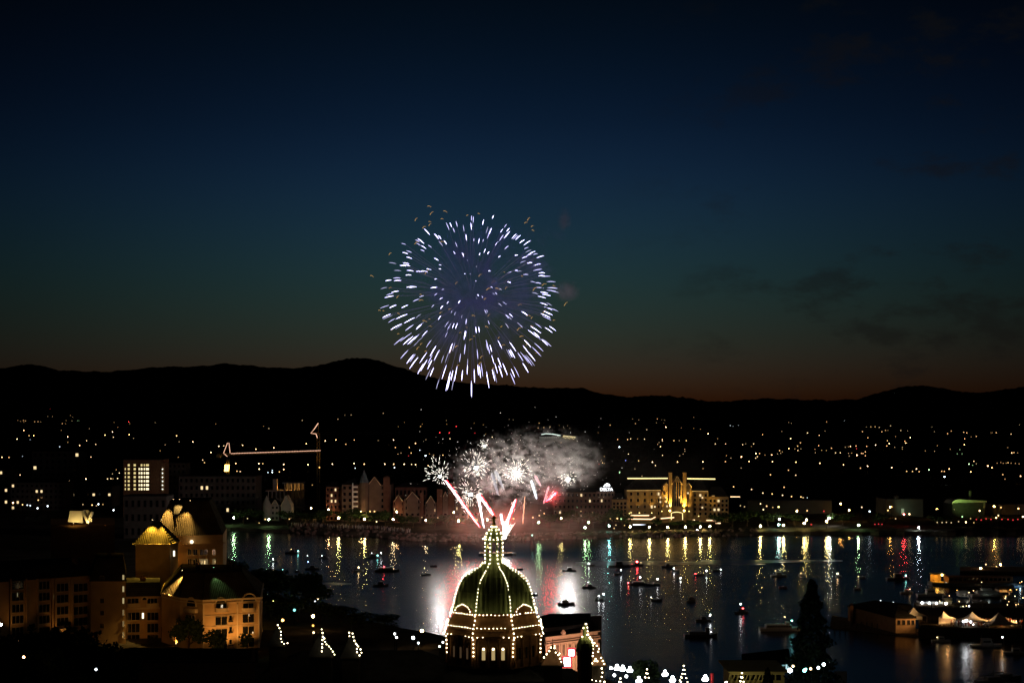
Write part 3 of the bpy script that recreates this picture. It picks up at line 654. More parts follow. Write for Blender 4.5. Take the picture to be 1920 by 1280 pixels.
def poly(root, name, polys, m, thick=.25):               # slabs given by corner points, extruded backwards from the camera side
    b_ = MB()
    for P in polys:
        P = [Vector(p) for p in P]; n_ = (P[1]-P[0]).cross(P[2]-P[0]).normalized()
        if n_.y > 0: n_ = -n_
        Q = [p-n_*thick for p in P]; k = len(P)
        b_.add(P+Q, [tuple(range(k)), tuple(reversed(range(k, 2*k)))]+[(i, i+k, (i+1) % k+k, (i+1) % k) for i in range(k)])
    return b_.build(name, m, root, world=True)
def fixture(root, loc, r=.22, name='spotlight', m=None):
    b_ = MB(); b_.lathe([(r*.6, -.5), (r*1.1, -.2), (r*1.2, .02)], 8); b_.mi = 1; b_.lathe([(r*1.1, .03), (r*.6, .05)], 8)
    o = b_.build(name, [M['black'], m or SPOTG], root); o.location = Vector(loc)-world_of(root); return o
def arch(root, W, px, py_base, r, name='arched_dormer', glass=None, parent_mat=None):
    c = W.p(px, py_base, .1); b_ = MB(); b_.mi = 0
    b_.tube([c+W.t*r*math.cos(a*PI/10)+Vector((0, 0, r*math.sin(a*PI/10)*1.15)) for a in range(11)], .24, 6)
    b_.mi = 1; n_ = 12; P = [c+W.t*r*math.cos(a*PI/n_)+Vector((0, 0, r*math.sin(a*PI/n_)*1.15))-W.n*.05 for a in range(n_+1)]; Q = [p-W.n*3 for p in P]; k = len(P)
    b_.add(P+Q, [tuple(range(k))]+[(i, i+1, i+1+k, i+k) for i in range(k-1)])
    return b_.build(name, [M['cream'], glass or M['glass']], root, world=True)
def balcony(root, W, px0, px1, py0, py1, depth=1.1):
    a, b = W.p(px0, py1), W.p(px1, py1); D = (a.y+b.y)/2; z0, z1 = zat(py1, D), zat(py0, D); c = (a+b)/2; c.z = 0; w_ = (b-a).length/2; b_ = MB(); m_ = 7
    P = [c+W.t*w_*math.cos(PI*i/m_)+W.n*(.05+depth*math.sin(PI*i/m_)**.6) for i in range(m_+1)]
    b_.prism([(p.x, p.y) for p in P], z0, z0+.18)
    b_.tube([Vector((p.x, p.y, z1)) for p in P], .07, 5)
    for p, q in zip(P, P[1:]): b_.add([(p.x, p.y, z0+.18), (q.x, q.y, z0+.18), (q.x, q.y, z1), (p.x, p.y, z1)], [(0, 1, 2, 3)])
    return b_.build('balcony', M['cream'], root, world=True)
# ------------------------------------------------------------------ the big hotel at the left, mansard roofs with lamps shining down them
hot = thing('hotel_building', 'large ochre hotel with mansard roofs floodlit in orange and green', 'building', (xat(300, 400), 400, 2))
def v2(px, D): return (xat(px, D), D)
P = [v2(303,401), v2(337,390.5), v2(380,385), v2(487,391), v2(492,425), v2(310,425)]
ze, zt = zat(1127, 385), zat(1073, 396)
b_ = MB(); b_.prism(P, 1, ze); cw = [Vector((p[0], p[1], 0)) for p in P]
b_.build('wall', M['stucco'], hot, world=True)
cen = sum(cw, Vector())/6
b_ = MB(); b_.prism([tuple((cen+(p-cen)*1.03)[:2]) for p in cw], ze, ze+.45); b_.prism([tuple((cen+(p-cen)*1.015)[:2]) for p in cw], ze-.7, ze-.45); b_.build('cornice', M['cream'], hot, world=True)
T = [v2(339,401), v2(346,397.5), v2(383,394), v2(453,399), v2(453,416), v2(341,418)]
b_ = MB(); b_.prism([(*tuple((cen+(p-cen)*1.01)[:2]), ze+.45) for p in cw], 0, 0, [(t_[0], t_[1], zt) for t_ in T]); rf_ = b_.build('mansard_roof', M['metalroof'], hot, world=True)
b_ = MB()
for i in range(6): b_.tube([(cw[i].x, cw[i].y, ze+.5), (T[i][0], T[i][1], zt+.05)], .16, 5); b_.tube([(T[i][0], T[i][1], zt+.05), (T[(i+1) % 6][0], T[(i+1) % 6][1], zt+.05)], .16, 5)
b_.build('ridge_cap', M['dark'], rf_, world=True)
WA, WB, WC = Wall((303,401), (337,390.5)), Wall((337,390.5), (380,385)), Wall((380,385), (487,391))
for px0, px1, rows3 in ((403.5,426,((1155,1171),(1178,1196),(1201,1216))), (454.5,476.5,((1150,1166),(1173,1188),(1195,1212)))):
    for y0, y1 in rows3: WC.window(hot, px0, px1, y0, y1, 2)
    balcony(hot, WC, px0-1, px1+2, 1139, 1146)
    WC.window(hot, px0+1, px1-1, 1130, 1142, 2)
arch(hot, WC, 467, 1127, 1.9); arch(hot, WC, 414, 1130, 1.3)
arch(hot, WB, 359, 1136, 2.0); balcony(hot, WB, 346, 371, 1140, 1147)
for y in (1151, 1172, 1194): q_ = MB(); WC.block(q_, 383, 484, y, y+.9, 0, .12); q_.build('string_course', M['cream'], hot, world=True)
for px in (381.5, 445, 485): q_ = MB(); WC.block(q_, px-1.2, px+1.2, 1131, 1224, .0, .16); q_.build('pilaster', M['cream'], hot, world=True)
for y in (1153, 1174, 1198):
    q_ = MB(); WC.block(q_, 428, 436, y+10, y+11.5, 0, .9); WC.block(q_, 428, 436, y+5, y+5.6, .85, .9); q_.build('balcony', M['dark'], hot, world=True)
    WC.window(hot, 429.5, 435, y, y+9, 1)
WB.window(hot, 349, 366, 1152, 1168, 3); WB.window(hot, 349, 366, 1174, 1190, 3)
WC.window(hot, 413.5, 418, 1132.5, 1139, 1, WHW); WC.window(hot, 465.8, 467.6, 1150, 1154, 1, WHW, bw=.04); WC.window(hot, 473, 475, 1183.5, 1186.5, 1, WHW, bw=.04)
# lower middle wing
WM = Wall((233,407), (300,409)); zm, zmt = zat(1118, 407), zat(1091, 412)
b_ = MB(); b_.prism([v2(228,407), v2(302,409), v2(302,428), v2(228,428)], 1, zm); b_.build('wall', M['stucco'], hot, world=True)
b_ = MB(); b_.prism([(*v2(227,406.6), zm), (*v2(303,408.6), zm), (*v2(303,428), zm), (*v2(227,428), zm)], 0, 0, [(*v2(236,411), zmt), (*v2(300,412), zmt), (*v2(300,424), zmt), (*v2(236,424), zmt)]); b_.build('mansard_roof', M['slate'], hot, world=True)
for px0, px1 in ((239,262), (276,297)):
    for y0, y1 in ((1147,1162),(1168,1185),(1189,1207)): WM.window(hot, px0, px1, y0, y1, 3)
    balcony(hot, WM, px0-2, px1+1, 1130, 1137); WM.window(hot, px0, px1-2, 1121, 1133, 3)
arch(hot, WM, 271, 1124, .8); WM.window(hot, 266, 270, 1148, 1159, 1, WHW)
b_ = MB(); WM.block(b_, 238, 300, 1138, 1141, 0, .35); b_.build('string_course', M['cream'], hot, world=True)
# plain end wall with its sloped roof and the stair windows
WE = Wall((170,398), (236,398)); ze2, zt2 = zat(1088, 398), zat(1047, 402)
b_ = MB(); b_.prism([v2(170,398), v2(236,398), v2(236,425), v2(170,425)], 1, ze2); b_.build('wall', M['stucco'], hot, world=True)
b_ = MB(); b_.prism([(*v2(169,397.6), ze2), (*v2(237,397.6), ze2), (*v2(237,426), ze2), (*v2(169,426), ze2)], 0, 0, [(*v2(181,404), zt2), (*v2(231,404), zt2), (*v2(231,420), zt2), (*v2(181,420), zt2)]); b_.build('mansard_roof', M['metalroof'], hot, world=True)
b_ = MB(); WE.block(b_, 168, 238, 1086.5, 1089, 0, .35); b_.build('cornice', M['dark'], hot, world=True)
for y, m_ in ((1083,LITW),(1104,LITW),(1126,LITW),(1148,DIMW),(1169,DIMW),(1190,DIMW)): WE.window(hot, 229.6, 233.2, y-6, y+5, 1, em('stair_glow', (1,.8,.38), .42, False) if m_ is LITW else DIMW, bw=.06)
for y in (1083, 1125, 1148, 1172): WE.window(hot, 188, 195, y-4, y+5, 2, M['glass'], M['stucco'])
# long receding wing at the far left
WL = Wall((-140,372), (172,402)); zl, zlt = zat(1082, 396), zat(1056, 400)
b_ = MB(); b_.prism([v2(-140,372), v2(172,402), v2(160,425), v2(-150,402)], 1, zl); b_.build('wall', M['stucco'], hot, world=True)
b_ = MB(); b_.prism([(*v2(-142,371.5), zl), (*v2(173,401.7), zl), (*v2(161,426), zl), (*v2(-152,403), zl)], 0, 0, [(*v2(-138,377), zlt), (*v2(168,407), zlt), (*v2(160,420), zlt), (*v2(-148,398), zlt)]); b_.build('mansard_roof', M['slate'], hot, world=True)
for i, (px0, px1) in enumerate(((-34,-14),(22,44),(73,93),(106,128),(138,164))):
    for y0 in (1089, 1110, 1132, 1153, 1175): WL.window(hot, px0, px1, y0+(4 if px0 > 100 else 0), y0+15+(4 if px0 > 100 else 0), 3)
    q_ = MB(); WL.block(q_, px0-5, px0-2.5, 1084, 1215, 0, .8); WL.block(q_, px1+2.5, px1+5, 1084, 1215, 0, .8); q_.build('bay_pier', M['stucco'], hot, world=True)
WL.window(hot, 31.5, 33.5, 1110, 1118, 1, em('pale_window', (1,.9,.5), .25, False), bw=.04); WL.window(hot, 98.5, 100.5, 1114, 1123, 1, em('pale_window', (1,.9,.5), .18, False), bw=.04)
balcony(hot, WL, 97, 134, 1176.5, 1182, 2.0)
# tower with the pyramid roof
k_ = F/430; zt1, za1 = zat(1019, 430), zat(979, 432); hw = 35/k_; cx_ = xat(294.5, 436)
b_ = MB(); b_.box((cx_, 436, 1), hw*1.86, hw*1.86, zt1-1); b_.build('tower_wall', M['stucco'], hot, world=True)
b_ = MB(); b_.prism([(cx_-hw-.15, 436-hw, zt1), (cx_+hw+.15, 436-hw, zt1), (cx_+hw+.15, 436+hw, zt1), (cx_-hw-.15, 436+hw, zt1)], 0, 0, [(cx_-.9, 435.2, za1), (cx_+.9, 435.2, za1), (cx_+.9, 436.8, za1), (cx_-.9, 436.8, za1)]); pr_ = b_.build('pyramid_roof', M['metalroof'], hot, world=True)
b_ = MB(); b_.box((cx_, 436, zt1-.3), hw*2.15, hw*2.15, .28); b_.build('cornice', M['cream'], hot, world=True)
b_ = MB(); b_.tube([(cx_-.5, 435.2, za1+.05), (cx_-.9, 430.4+.2, zt1+.1)], .07, 4); b_.build('seam', M['dark'], pr_, world=True)
WT = Wall((264,430.6), (326,430.6)); WT.window(hot, 330.5-6, 334.5-6, 1031.5, 1042.5, 1, WHW)
# rear mansard tower
ztt, zbt = zat(941, 452), zat(1003, 452)
B4 = [v2(286,446), v2(418,455), v2(425,482), v2(300,478)]; T4 = [v2(318,454), v2(392,458), v2(398,474), v2(326,472)]
b_ = MB(); b_.prism(B4, 1, zbt); b_.build('tower_wall', M['stucco'], hot, world=True)
b_ = MB(); b_.prism([(*p, zbt) for p in B4], 0, 0, [(*p, ztt) for p in T4]); b_.build('mansard_roof', M['metalroof'], hot, world=True)
b_ = MB(); b_.prism(T4, ztt, ztt+.35); b_.build('roof_deck', M['dark'], hot, world=True)
WR = Wall((286,446), (418,455))
for px0, px1 in ((352,358),(362,370),(374,390),(398,404)):
    for y0 in (1029, 1047): WR.window(hot, px0, px1, y0, y0+11, 2, DIMW if y0 == 1047 and px0 in (374, 398) else M['glass'])
WR.window(hot, 376, 380, 1050, 1057, 1, LITW, bw=.05); WR.window(hot, 382, 385, 1050, 1057, 1, LITW, bw=.05); WR.window(hot, 402.5, 404.5, 1050, 1055, 1, LITW, bw=.04)
b_ = MB(); b_.ball(WR.p(359, 1015, .4), .55, 10, 6); b_.build('globe_lamp', WHW, hot, world=True)
b_ = MB(); WR.block(b_, 340, 424, 1017, 1019, 0, .4); WR.block(b_, 333, 430, 1058, 1061, 0, 1.2); b_.build('cornice', M['stucco'], hot, world=True)
# gabled dormer between the two lobes of light
dm = MB(); a0, a1 = at(323,963,446.5), at(346,963,447.5); tp = at(334,942,449)
dm.add([at(327,942.5,449), at(346,942.5,450), at(335,963,446), at(325.5,963,446), at(328,942.5,454), at(346,942.5,455), at(336,962,453), at(326,962,453)], [(0,1,2,3),(1,5,6,2),(0,3,7,4),(0,4,5,1),(3,2,6,7),(7,6,5,4)])
dm.obox(at(327,975,446.6), (.28,0,0), (0,.3,0), (-.25,0,2.2)); dm.build('dormer', M['metalroof'], hot, world=True)
AMB = (1, .56, .14); AM2 = (1, .44, .10)
def roof_lamp(px, py, D, aim, e, col=AMB, cone=70, size=.25, blend=.6, lens=None):
    p = at(px, py, D); fixture(hot, p+Vector((0, -.1, .45)), .16, m=lens); lamp('roof_spot', 'SPOT', p, e, col, hot, aim, size, cone, blend)
roof_lamp(286, 977, 433.3, at(278, 1012, 431.2), 26000, (1,.58,.06), 104, blend=1); roof_lamp(303, 977, 433.3, at(311, 1012, 431.2), 26000, (1,.58,.06), 104, blend=1)
roof_lamp(325, 938, 452.0, at(303, 985, 448.6), 62000, AMB, 64, blend=.9); roof_lamp(357, 941, 453.2, at(343, 990, 450.4), 56000, AMB, 60, blend=.9)
roof_lamp(337, 938.5, 446.8, at(334, 962, 447.5), 6000, (1,.66,.25), 90)
roof_lamp(342, 1072, 396.0, at(319, 1113, 397), 42000, AMB, 58, blend=.9)
roof_lamp(401, 1066, 394.0, at(410, 1098, 391.2), 2200, (.42,1,.45), 52, lens=em('green_lens', (.35,1,.5), 4))
def uplight(px, py, D, aim, e, col=AM2, cone=100, root=None):
    p = at(px, py, D); o = thing('floodlight', f'', 'floodlight', p) if root is None else root
    fixture(root, p, .18); lamp('flood', 'SPOT', p+Vector((0, 0, .2)), e, col, root, aim, .2, cone, .8)
uplight(425, 1222, 381.5, at(424, 1150, 388), 4000, root=hot); uplight(392, 1222, 380.5, at(392, 1150, 386), 900, root=hot)
uplight(462, 1216, 385, at(464, 1140, 391), 1800, root=hot); uplight(330, 1206, 392, at(330, 1150, 398), 1100, root=hot); uplight(288, 1212, 404, at(285, 1150, 409), 1000, root=hot); uplight(246, 1212, 403, at(248, 1150, 408), 800, root=hot)
uplight(33, 1200, 383, at(33, 1110, 389), 330, root=hot, cone=80); uplight(112, 1200, 391, at(112, 1150, 396), 330, root=hot, cone=80)
lamp('court_flood', 'SPOT', at(215, 1205, 340), 900, (1,.5,.15), hot, at(205, 1110, 398), 1, 60, .9)
lamp('court_flood', 'SPOT', at(360, 1205, 330), 11000, (1,.45,.09), hot, at(400, 1150, 390), 1, 60, .9)
for px, py, D in ((60,1062,402),(140,1058,404),(205,1052,410),(268,1094,416),(372,1070,404),(430,1068,407)):
    c_ = at(px, py, D); q_ = MB(); q_.box((c_.x, c_.y, c_.z-3), 1.3, .9, 4.6); q_.box((c_.x, c_.y, c_.z+1.6), 1.6, 1.2, .25)
    for i in (-.35, .35): q_.tube([(c_.x+i, c_.y, c_.z+1.8), (c_.x+i, c_.y, c_.z+2.4)], .16, 6)
    q_.build('chimney', M['brick'], hot, world=True)
# floodlit attic of a smaller block beyond the hotel
att = thing('apartment_building', 'flat dark block with a floodlit pale gabled attic', 'building', (xat(150, 560), 565, 3))
b_ = MB(); b_.prism([v2(95,555), v2(215,560), v2(215,600), v2(95,595)], 3, zat(983, 560)); b_.build('wall', M['stone'], att, world=True)
PW = mat('pale_render', (.62,.55,.4), .9, .06)
b_ = MB(); z0, z1 = zat(982, 560), zat(956, 560)
b_.add([at(127,978,556), at(155,980,556), at(155,957,558), at(131,957,558), at(127,978,568), at(155,980,568), at(155,957,566), at(131,957,566)], [(0,1,2,3),(1,5,6,2),(4,0,3,7),(3,2,6,7),(7,6,5,4)])
b_.build('attic', PW, att, world=True)
b_ = MB(); b_.obox(at(161,968,554), (1.1,0,-2.2), (0,1.2,0), (.45,0,.2)); b_.obox(at(169.5,969,554.6), (-.7,0,-2.0), (0,1,0), (.35,0,-.1)); b_.add([at(157,955,555), at(168,957,555), at(173,976,555), at(165,980,555), at(157,955,560), at(168,957,560), at(173,976,560), at(165,980,560)], [(0,1,2,3),(0,4,5,1),(1,5,6,2)]); b_.build('gable', PW, att, world=True)
fixture(att, at(138, 981, 551.5)); lamp('flood', 'SPOT', at(138, 981.5, 552), 1700, (1,.74,.28), att, at(140, 960, 557), .3, 130, .8)
fixture(att, at(166, 981, 551)); lamp('flood', 'SPOT', at(167, 981.5, 552), 900, (1,.74,.28), att, at(165, 962, 555), .3, 120, .8)
# dark annex roof in front of the hotel
an = thing('annex_building', 'low black pitched roof below the orange lit hotel block', 'building', (xat(360, 300), 300, 7))
b_ = MB(); b_.prism([v2(235,296), v2(478,296), v2(478,312), v2(235,312)], 6, zat(1232, 300)); b_.build('wall', M['brick'], an, world=True)
b_ = MB(); zr = zat(1216, 304); za = zat(1234, 300); b_.add([(xat(230,295),295,za), (xat(484,295),295,za), (xat(484,313),313,za), (xat(230,313),313,za), (xat(250,304),304,zat(1213,304)), (xat(440,304),304,zat(1221,304))], [(0,1,5,4),(1,2,5),(2,3,4,5),(3,0,4)]); b_.build('roof', M['roofdark'], an, world=True)
# neo-classical terminal right of the dome
ter = thing('terminal_building', 'rosy lit classical terminal with black hipped roof behind the little domed turret', 'building', (xat(1070, 335), 340, 4))
TP = [v2(1023,326), v2(1121,336), v2(1128,362), v2(1010,352)]; tz0, tz1, tz2 = 3, zat(1188, 330), zat(1173, 336)
b_ = MB(); b_.prism(TP, tz0, tz1); b_.build('wall', M['pink'], ter, world=True)
WQ = Wall((1023,326), (1121,336))
b_ = MB()
for y0, y1, d_ in ((1187,1189,.5),(1196.5,1198,.35),(1200,1203,.6)): WQ.block(b_, 1021, 1123, y0, y1, -.1, d_)
for i in range(9): WQ.block(b_, 1026+i*11.6, 1029+i*11.6, 1204, 1290, 0, .45)
b_.build('entablature', M['pink'], ter, world=True)
for i in range(8): WQ.window(ter, 1031+i*11.6, 1035.5+i*11.6, 1207, 1228, 2, frame=M['pink'])
inn = [v2(1019,333), v2(1102,341), v2(1106,358), v2(1008,350)]
b_ = MB(); b_.prism(inn, tz1, tz2); b_.build('attic', M['pink'], ter, world=True)
for px in (1054, 1090): q_ = MB(); WQ.block(q_, px-3, px+3, 1183, 1188, .1, .7); WQ.block(q_, px-1.5, px+1.5, 1179.5, 1183, .15, .6); q_.build('scroll_ornament', M['pink'], ter, world=True)
ci = sum((Vector((*p, 0)) for p in inn), Vector())/4
b_ = MB(); ov = [tuple((ci+(Vector((*p, 0))-ci)*1.06)[:2]) for p in inn]
b_.add([(*ov[0], tz2), (*ov[1], tz2), (*ov[2], tz2), (*ov[3], tz2), (*v2(1030,346), zat(1149.5,346)), (*v2(1060,349), zat(1152,349))], [(0,1,5,4),(1,2,5),(2,3,4,5),(3,0,4)]); b_.build('roof', M['roofdark'], ter, world=True)
fixture(ter, at(1050, 1262, 318)); lamp('flood', 'SPOT', at(1052, 1262, 318), 14000, (1,.58,.36), ter, at(1072, 1190, 331), .5, 120, .9)
fixture(ter, at(1108, 1262, 322)); lamp('flood', 'SPOT', at(1110, 1262, 322), 7000, (1,.62,.30), ter, at(1105, 1190, 335), .5, 110, .9)
# two glaring lit signs in front of it
GLARE = em('sign_panel', (1, .97, 1.0), 7); REDG = em('red_sign_edge', (1, .08, .10), .9)
for (px, py, w_, h_), lab in (((1071.5,1222.5,9.5,12), 'glaring white sign with a red surround, the upper of two by the little turret'), ((1063,1240,12.5,16), 'glaring white sign below another, beside the brown gable outlined by bulbs')):
    sD = 300; k_ = F/sD; o = thing('lit_sign', lab, 'sign', (xat(px, sD), sD, 6.8)); zc = zat(py, sD)-6.8
    b_ = MB(); b_.obox((0, 0, zc), (w_/k_/2, 0, 0), (0, .12, 0), (0, 0, h_/k_/2)); b_.build('panel', GLARE, o)
    b_ = MB(); hw_, hh = w_/k_/2+.16, h_/k_/2+.16
    for s in (-1, 1): b_.obox((s*hw_, 0, zc), (.16, 0, 0), (0, .2, 0), (0, 0, hh+.16)); b_.obox((0, 0, zc+s*hh), (hw_-.16, 0, 0), (0, .2, 0), (0, 0, .16))
    b_.build('frame', REDG, o)
    b_ = MB(); b_.tube([(0, .3, 0), (0, .3, zc-h_/k_/2)], .1, 6); b_.build('post', M['black'], o)
# ------------------------------------------------------------------ buildings of the far shore
FARW = em('far_lit_window', (1, .74, .38), 1.1, False); FARD = em('far_dim_window', (1, .7, .4), .12, False)
rb = random.Random(31)
def block_building(name, label, px0, px1, pyt, D, depth, m, rows=0, cols=0, lit=.1, roof='flat', cat='building', pyr=None, zg=None, litm=None, frame=None, wrect=None):
    """simple apartment block with its own windows"""
    zg = ground_z((px0+px1)/2, D) if zg is None else zg
    o = thing(name, label, cat, (xat((px0+px1)/2, D), D+depth/2, zg)); zt = zat(pyt, D)
    x0, x1 = xat(px0, D), xat(px1, D)
    b_ = MB(); b_.prism([(x0, D), (x1, D), (x1, D+depth), (x0, D+depth)], zg-.5, zt); b_.build('wall', m, o, world=True)
    b_ = MB()
    if roof == 'flat':
        b_.prism([(x0-.2, D-.2), (x1+.2, D-.2), (x1+.2, D+depth), (x0-.2, D+depth)], zt, zt+.5)
    else:
        zr = zat(pyr, D); i_ = min(depth, x1-x0)*.35; b_.add([(x0-.5, D-.5, zt), (x1+.5, D-.5, zt), (x1+.5, D+depth, zt), (x0-.5, D+depth, zt), (x0+i_, D+depth/2, zr), (x1-i_, D+depth/2, zr)], [(0,1,5,4),(1,2,5),(2,3,4,5),(3,0,4),(3,2,1,0)])
    b_.build('roof', M['roofdark'], o, world=True)
    W = Wall((px0, D), (px1, D)); H = (zt-zg)
    pyb = HZ+(EYE-zg)/D*F
    for r in range(rows):
        for c in range(cols):
            cx_ = px0+(c+.5)/cols*(px1-px0); cw_ = (px1-px0)/cols*.24
            y0 = pyt+(r+.28)/rows*(pyb-pyt); y1 = pyt+(r+.78)/rows*(pyb-pyt)
            W.window(o, cx_-cw_, cx_+cw_, y0, y1, 1, (litm or FARW) if rb.random() < lit else M['glass'], frame or m, bw=.14)
    return o, W
def gable(o, W, px0, px1, py_eave, py_top, m, thick=6, proud=.35, base=None, name='gable'):
    a, b_, c = W.p(px0, py_eave, proud), W.p(px1, py_eave, proud), W.p((px0+px1)/2, py_top, proud); q = MB()
    pts_ = [a, b_, c]
    if base is not None: pts_ = [W.p(px0, base, proud), W.p(px1, base, proud), b_, c, a]
    B = [p-W.n*thick for p in pts_]; k = len(pts_)
    q.add(pts_+B, [tuple(range(k)), tuple(reversed(range(k, 2*k)))]+[(i, i+k, (i+1) % k+k, (i+1) % k) for i in range(k)])
    g_ = q.build(name, m, o, world=True)
    r_ = MB(); r_.tube([a+(a-c)*.08, c+Vector((0, 0, .25)), b_+(b_-c)*.08], .22, 5); r_.build('verge', M['cream'], g_, world=True)
    return g_
# office tower
o, W = block_building('office_tower', 'office tower with a grid of yellow lit windows', 231, 301, 862, 905, 22, M['brick'])
YW = em('office_window', (1, .78, .32), .85, False); YW2 = em('office_window_bright', (1, .86, .5), 1.8, False)
for i, y in enumerate((871.7, 879, 886.6, 894, 901.6, 909, 916.4)):
    for x, wd in ((235,2.4),(241.5,4),(252.7,4.4),(261,2),(265.5,3.6),(270.7,2.4),(276.4,6)):
        if i == 0 and x in (235, 261): continue
        W.window(o, x-wd/2, x+wd/2, y-2.2, y+2, 1, YW2 if (x > 260 and 0 < i) else YW, M['brick'], bw=.12)
b_ = MB()
for y in (879, 886.6, 894, 901.6, 909, 916.4): b_.ico(W.p(305.6, y, 1.2), .32)
b_.build('stair_lamps', em('stair_lamp', (.9, 1, .85), 5, False), o, world=True)
b_ = MB(); W.block(b_, 301.3, 309, 866, 985, -6, .5); b_.build('stair_shaft', M['brick'], o, world=True)
# dim blocks of the left bank
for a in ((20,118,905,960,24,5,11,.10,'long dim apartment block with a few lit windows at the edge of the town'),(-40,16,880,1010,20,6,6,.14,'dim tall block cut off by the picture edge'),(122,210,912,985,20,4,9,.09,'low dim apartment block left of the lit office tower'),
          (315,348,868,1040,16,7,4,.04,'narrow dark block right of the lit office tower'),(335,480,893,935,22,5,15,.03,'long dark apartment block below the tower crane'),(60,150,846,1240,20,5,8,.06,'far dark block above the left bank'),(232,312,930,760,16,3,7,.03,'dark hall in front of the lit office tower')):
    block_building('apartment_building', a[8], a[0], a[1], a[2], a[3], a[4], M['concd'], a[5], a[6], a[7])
# unfinished building glowing orange
o = thing('construction_building', 'unfinished concrete frame building glowing orange inside', 'building', (xat(535, 950), 955, 4))
D = 948
def bx_(mb, px0, px1, py0, py1, d0, d1): mb.obox(((xat(px0, D)+xat(px1, D))/2, D+(d0+d1)/2, (zat(py0, D)+zat(py1, D))/2), ((xat(px1, D)-xat(px0, D))/2, 0, 0), (0, (d1-d0)/2, 0), (0, 0, abs(zat(py0, D)-zat(py1, D))/2))
for y in (905, 920, 936, 951, 966): q = MB(); bx_(q, 498 if y > 915 else 530, 566, y-1, y+1, 0, 16); q.build('floor_slab', M['conc'], o, world=True)
q = MB(); bx_(q, 498, 566, 967, 985, .1, 15.8); q.build('base_wall', M['conc'], o, world=True)
for i in range(9): q = MB(); x = 502+i*7.6; bx_(q, x, x+1.6, 906 if x > 528 else 921, 967, .6, 2.2); bx_(q, x, x+1.6, 906 if x > 528 else 921, 967, 12, 14); q.build('column', M['conc'], o, world=True)
q = MB(); bx_(q, 510, 517, 898, 919, 3, 8); q.build('core_wall', M['conc'], o, world=True)
q = MB(); bx_(q, 530, 565, 906, 967, 14.6, 15); q.build('back_wall', M['conc'], o, world=True)
for px, py, e in ((548,917,520),(540,917,420),(558,917,420),(523,914,300),(556,934,260),(556,964,160)):
    lamp('work_light', 'POINT', at(px, py, D+7), e, (1,.45,.10), o, None, .3)
# tower cranes with strings of lights
LINE = em('crane_light_string', (1, .55, .36), 1.5)
cr = thing('tower_crane', 'tower crane with a long horizontal jib strung with lights', 'crane', (xat(427, 1000), 1000, 6)); D = 1000
def A(px, py): return at(px, py, D)
def lattice(mb, a, b, w_, r):
    a, b = Vector(a), Vector(b); n_ = max(2, int((b-a).length/(w_*1.3))); ax = (b-a).normalized(); u = ax.cross(Vector((0, 1, 0))); u.normalize(); v_ = ax.cross(u)
    cs = [(u*i+v_*j)*w_/2 for i, j in ((-1,-1),(1,-1),(1,1),(-1,1))]
    for c in cs: mb.tube([a+c, b+c], r, 4)
    for i in range(n_):
        p, q = a.lerp(b, i/n_), a.lerp(b, (i+1)/n_)
        for k in range(4): mb.tube([p+cs[(k+i) % 4], q+cs[(k+i+1) % 4]], r*.7, 4)
q = MB(); lattice(q, (xat(427, D), D, 5), A(427, 850), 1.7, .1); q.build('mast', M['steel'], cr, world=True)
q = MB(); lattice(q, A(427, 851), A(601, 845.5), 1.3, .09); q.build('jib', M['steel'], cr, world=True)
q = MB(); lattice(q, A(427, 851), A(408, 852), 1.3, .09); q.obox(A(410, 855), (1.4, 0, 0), (0, 1, 0), (0, 0, 1)); q.build('counter_jib', M['steel'], cr, world=True)
q = MB(); q.tube([A(420, 850), A(427, 831)], .12, 5); q.tube([A(430, 831), A(432, 850)], .12, 5); q.tube([A(430, 831), A(520, 848)], .05, 4); q.build('tower_head', M['steel'], cr, world=True)
q = MB(); off = Vector((0, -1.1, .3))
q.tube([p+off for p in (A(427,856), A(424,854), A(422,851.5), A(419.7,850), A(427,831), A(430,831), A(432,850))], .17, 5); q.build('light_string', LINE, cr, world=True)
q = MB()
for i in range(56): q.ico(A(434.5+i*3.02, 850.6-i*.1)+off, .3)
q.tube([A(434.5, 850.6)+off, A(601, 845)+off], .1, 4); q.build('light_string', LINE, cr, world=True)
q = MB(); q.obox(A(427, 858), (1, 0, 0), (0, 1, 0), (0, 0, 1.2)); q.build('cab', M['dark'], cr, world=True)
q = MB(); q.obox(A(425.4, 877), (1.5, 0, 0), (0, .5, 0), (.2, 0, 2.3)); q.build('floodlight', em('sodium_flood', (1, .55, .10), 9), cr, world=True)
c2 = thing('tower_crane', 'second tower crane with only a bent line of lights at its head', 'crane', (xat(597, 1010), 1010, 6)); D = 1010
q = MB(); lattice(q, (xat(597, D), D, 5), A(597, 812), 1.9, .12); q.build('mast', M['steel'], c2, world=True)
q = MB(); lattice(q, A(597, 812), A(770, 811), 1.3, .06); q.build('jib', M['dark'], c2, world=True)
q = MB(); q.tube([p+Vector((0, -1.2, 0)) for p in (A(597,793), A(590,803.5), A(583.2,811.8), A(593,813), A(595.5,820.5))], .24, 5); q.build('light_string', LINE, c2, world=True)
q = MB(); lattice(q, A(597, 812), A(583, 813), 1.3, .08); q.tube([A(597, 812), A(597, 793)], .2, 5); q.build('tower_head', M['steel'], c2, world=True)
lamp('mast_light', 'SPOT', at(599, 880, 1000), 2200, (1,.45,.1), c2, at(597, 845, 1010), .2, 70, .6)
q = MB(); q.ico(at(599, 876, 1004), .5); q.build('floodlight', em('mast_flood', (1, .5, .12), 3), c2, world=True)
PALE = mat('pale_boards', (.26,.25,.22), .8, .12, .4)
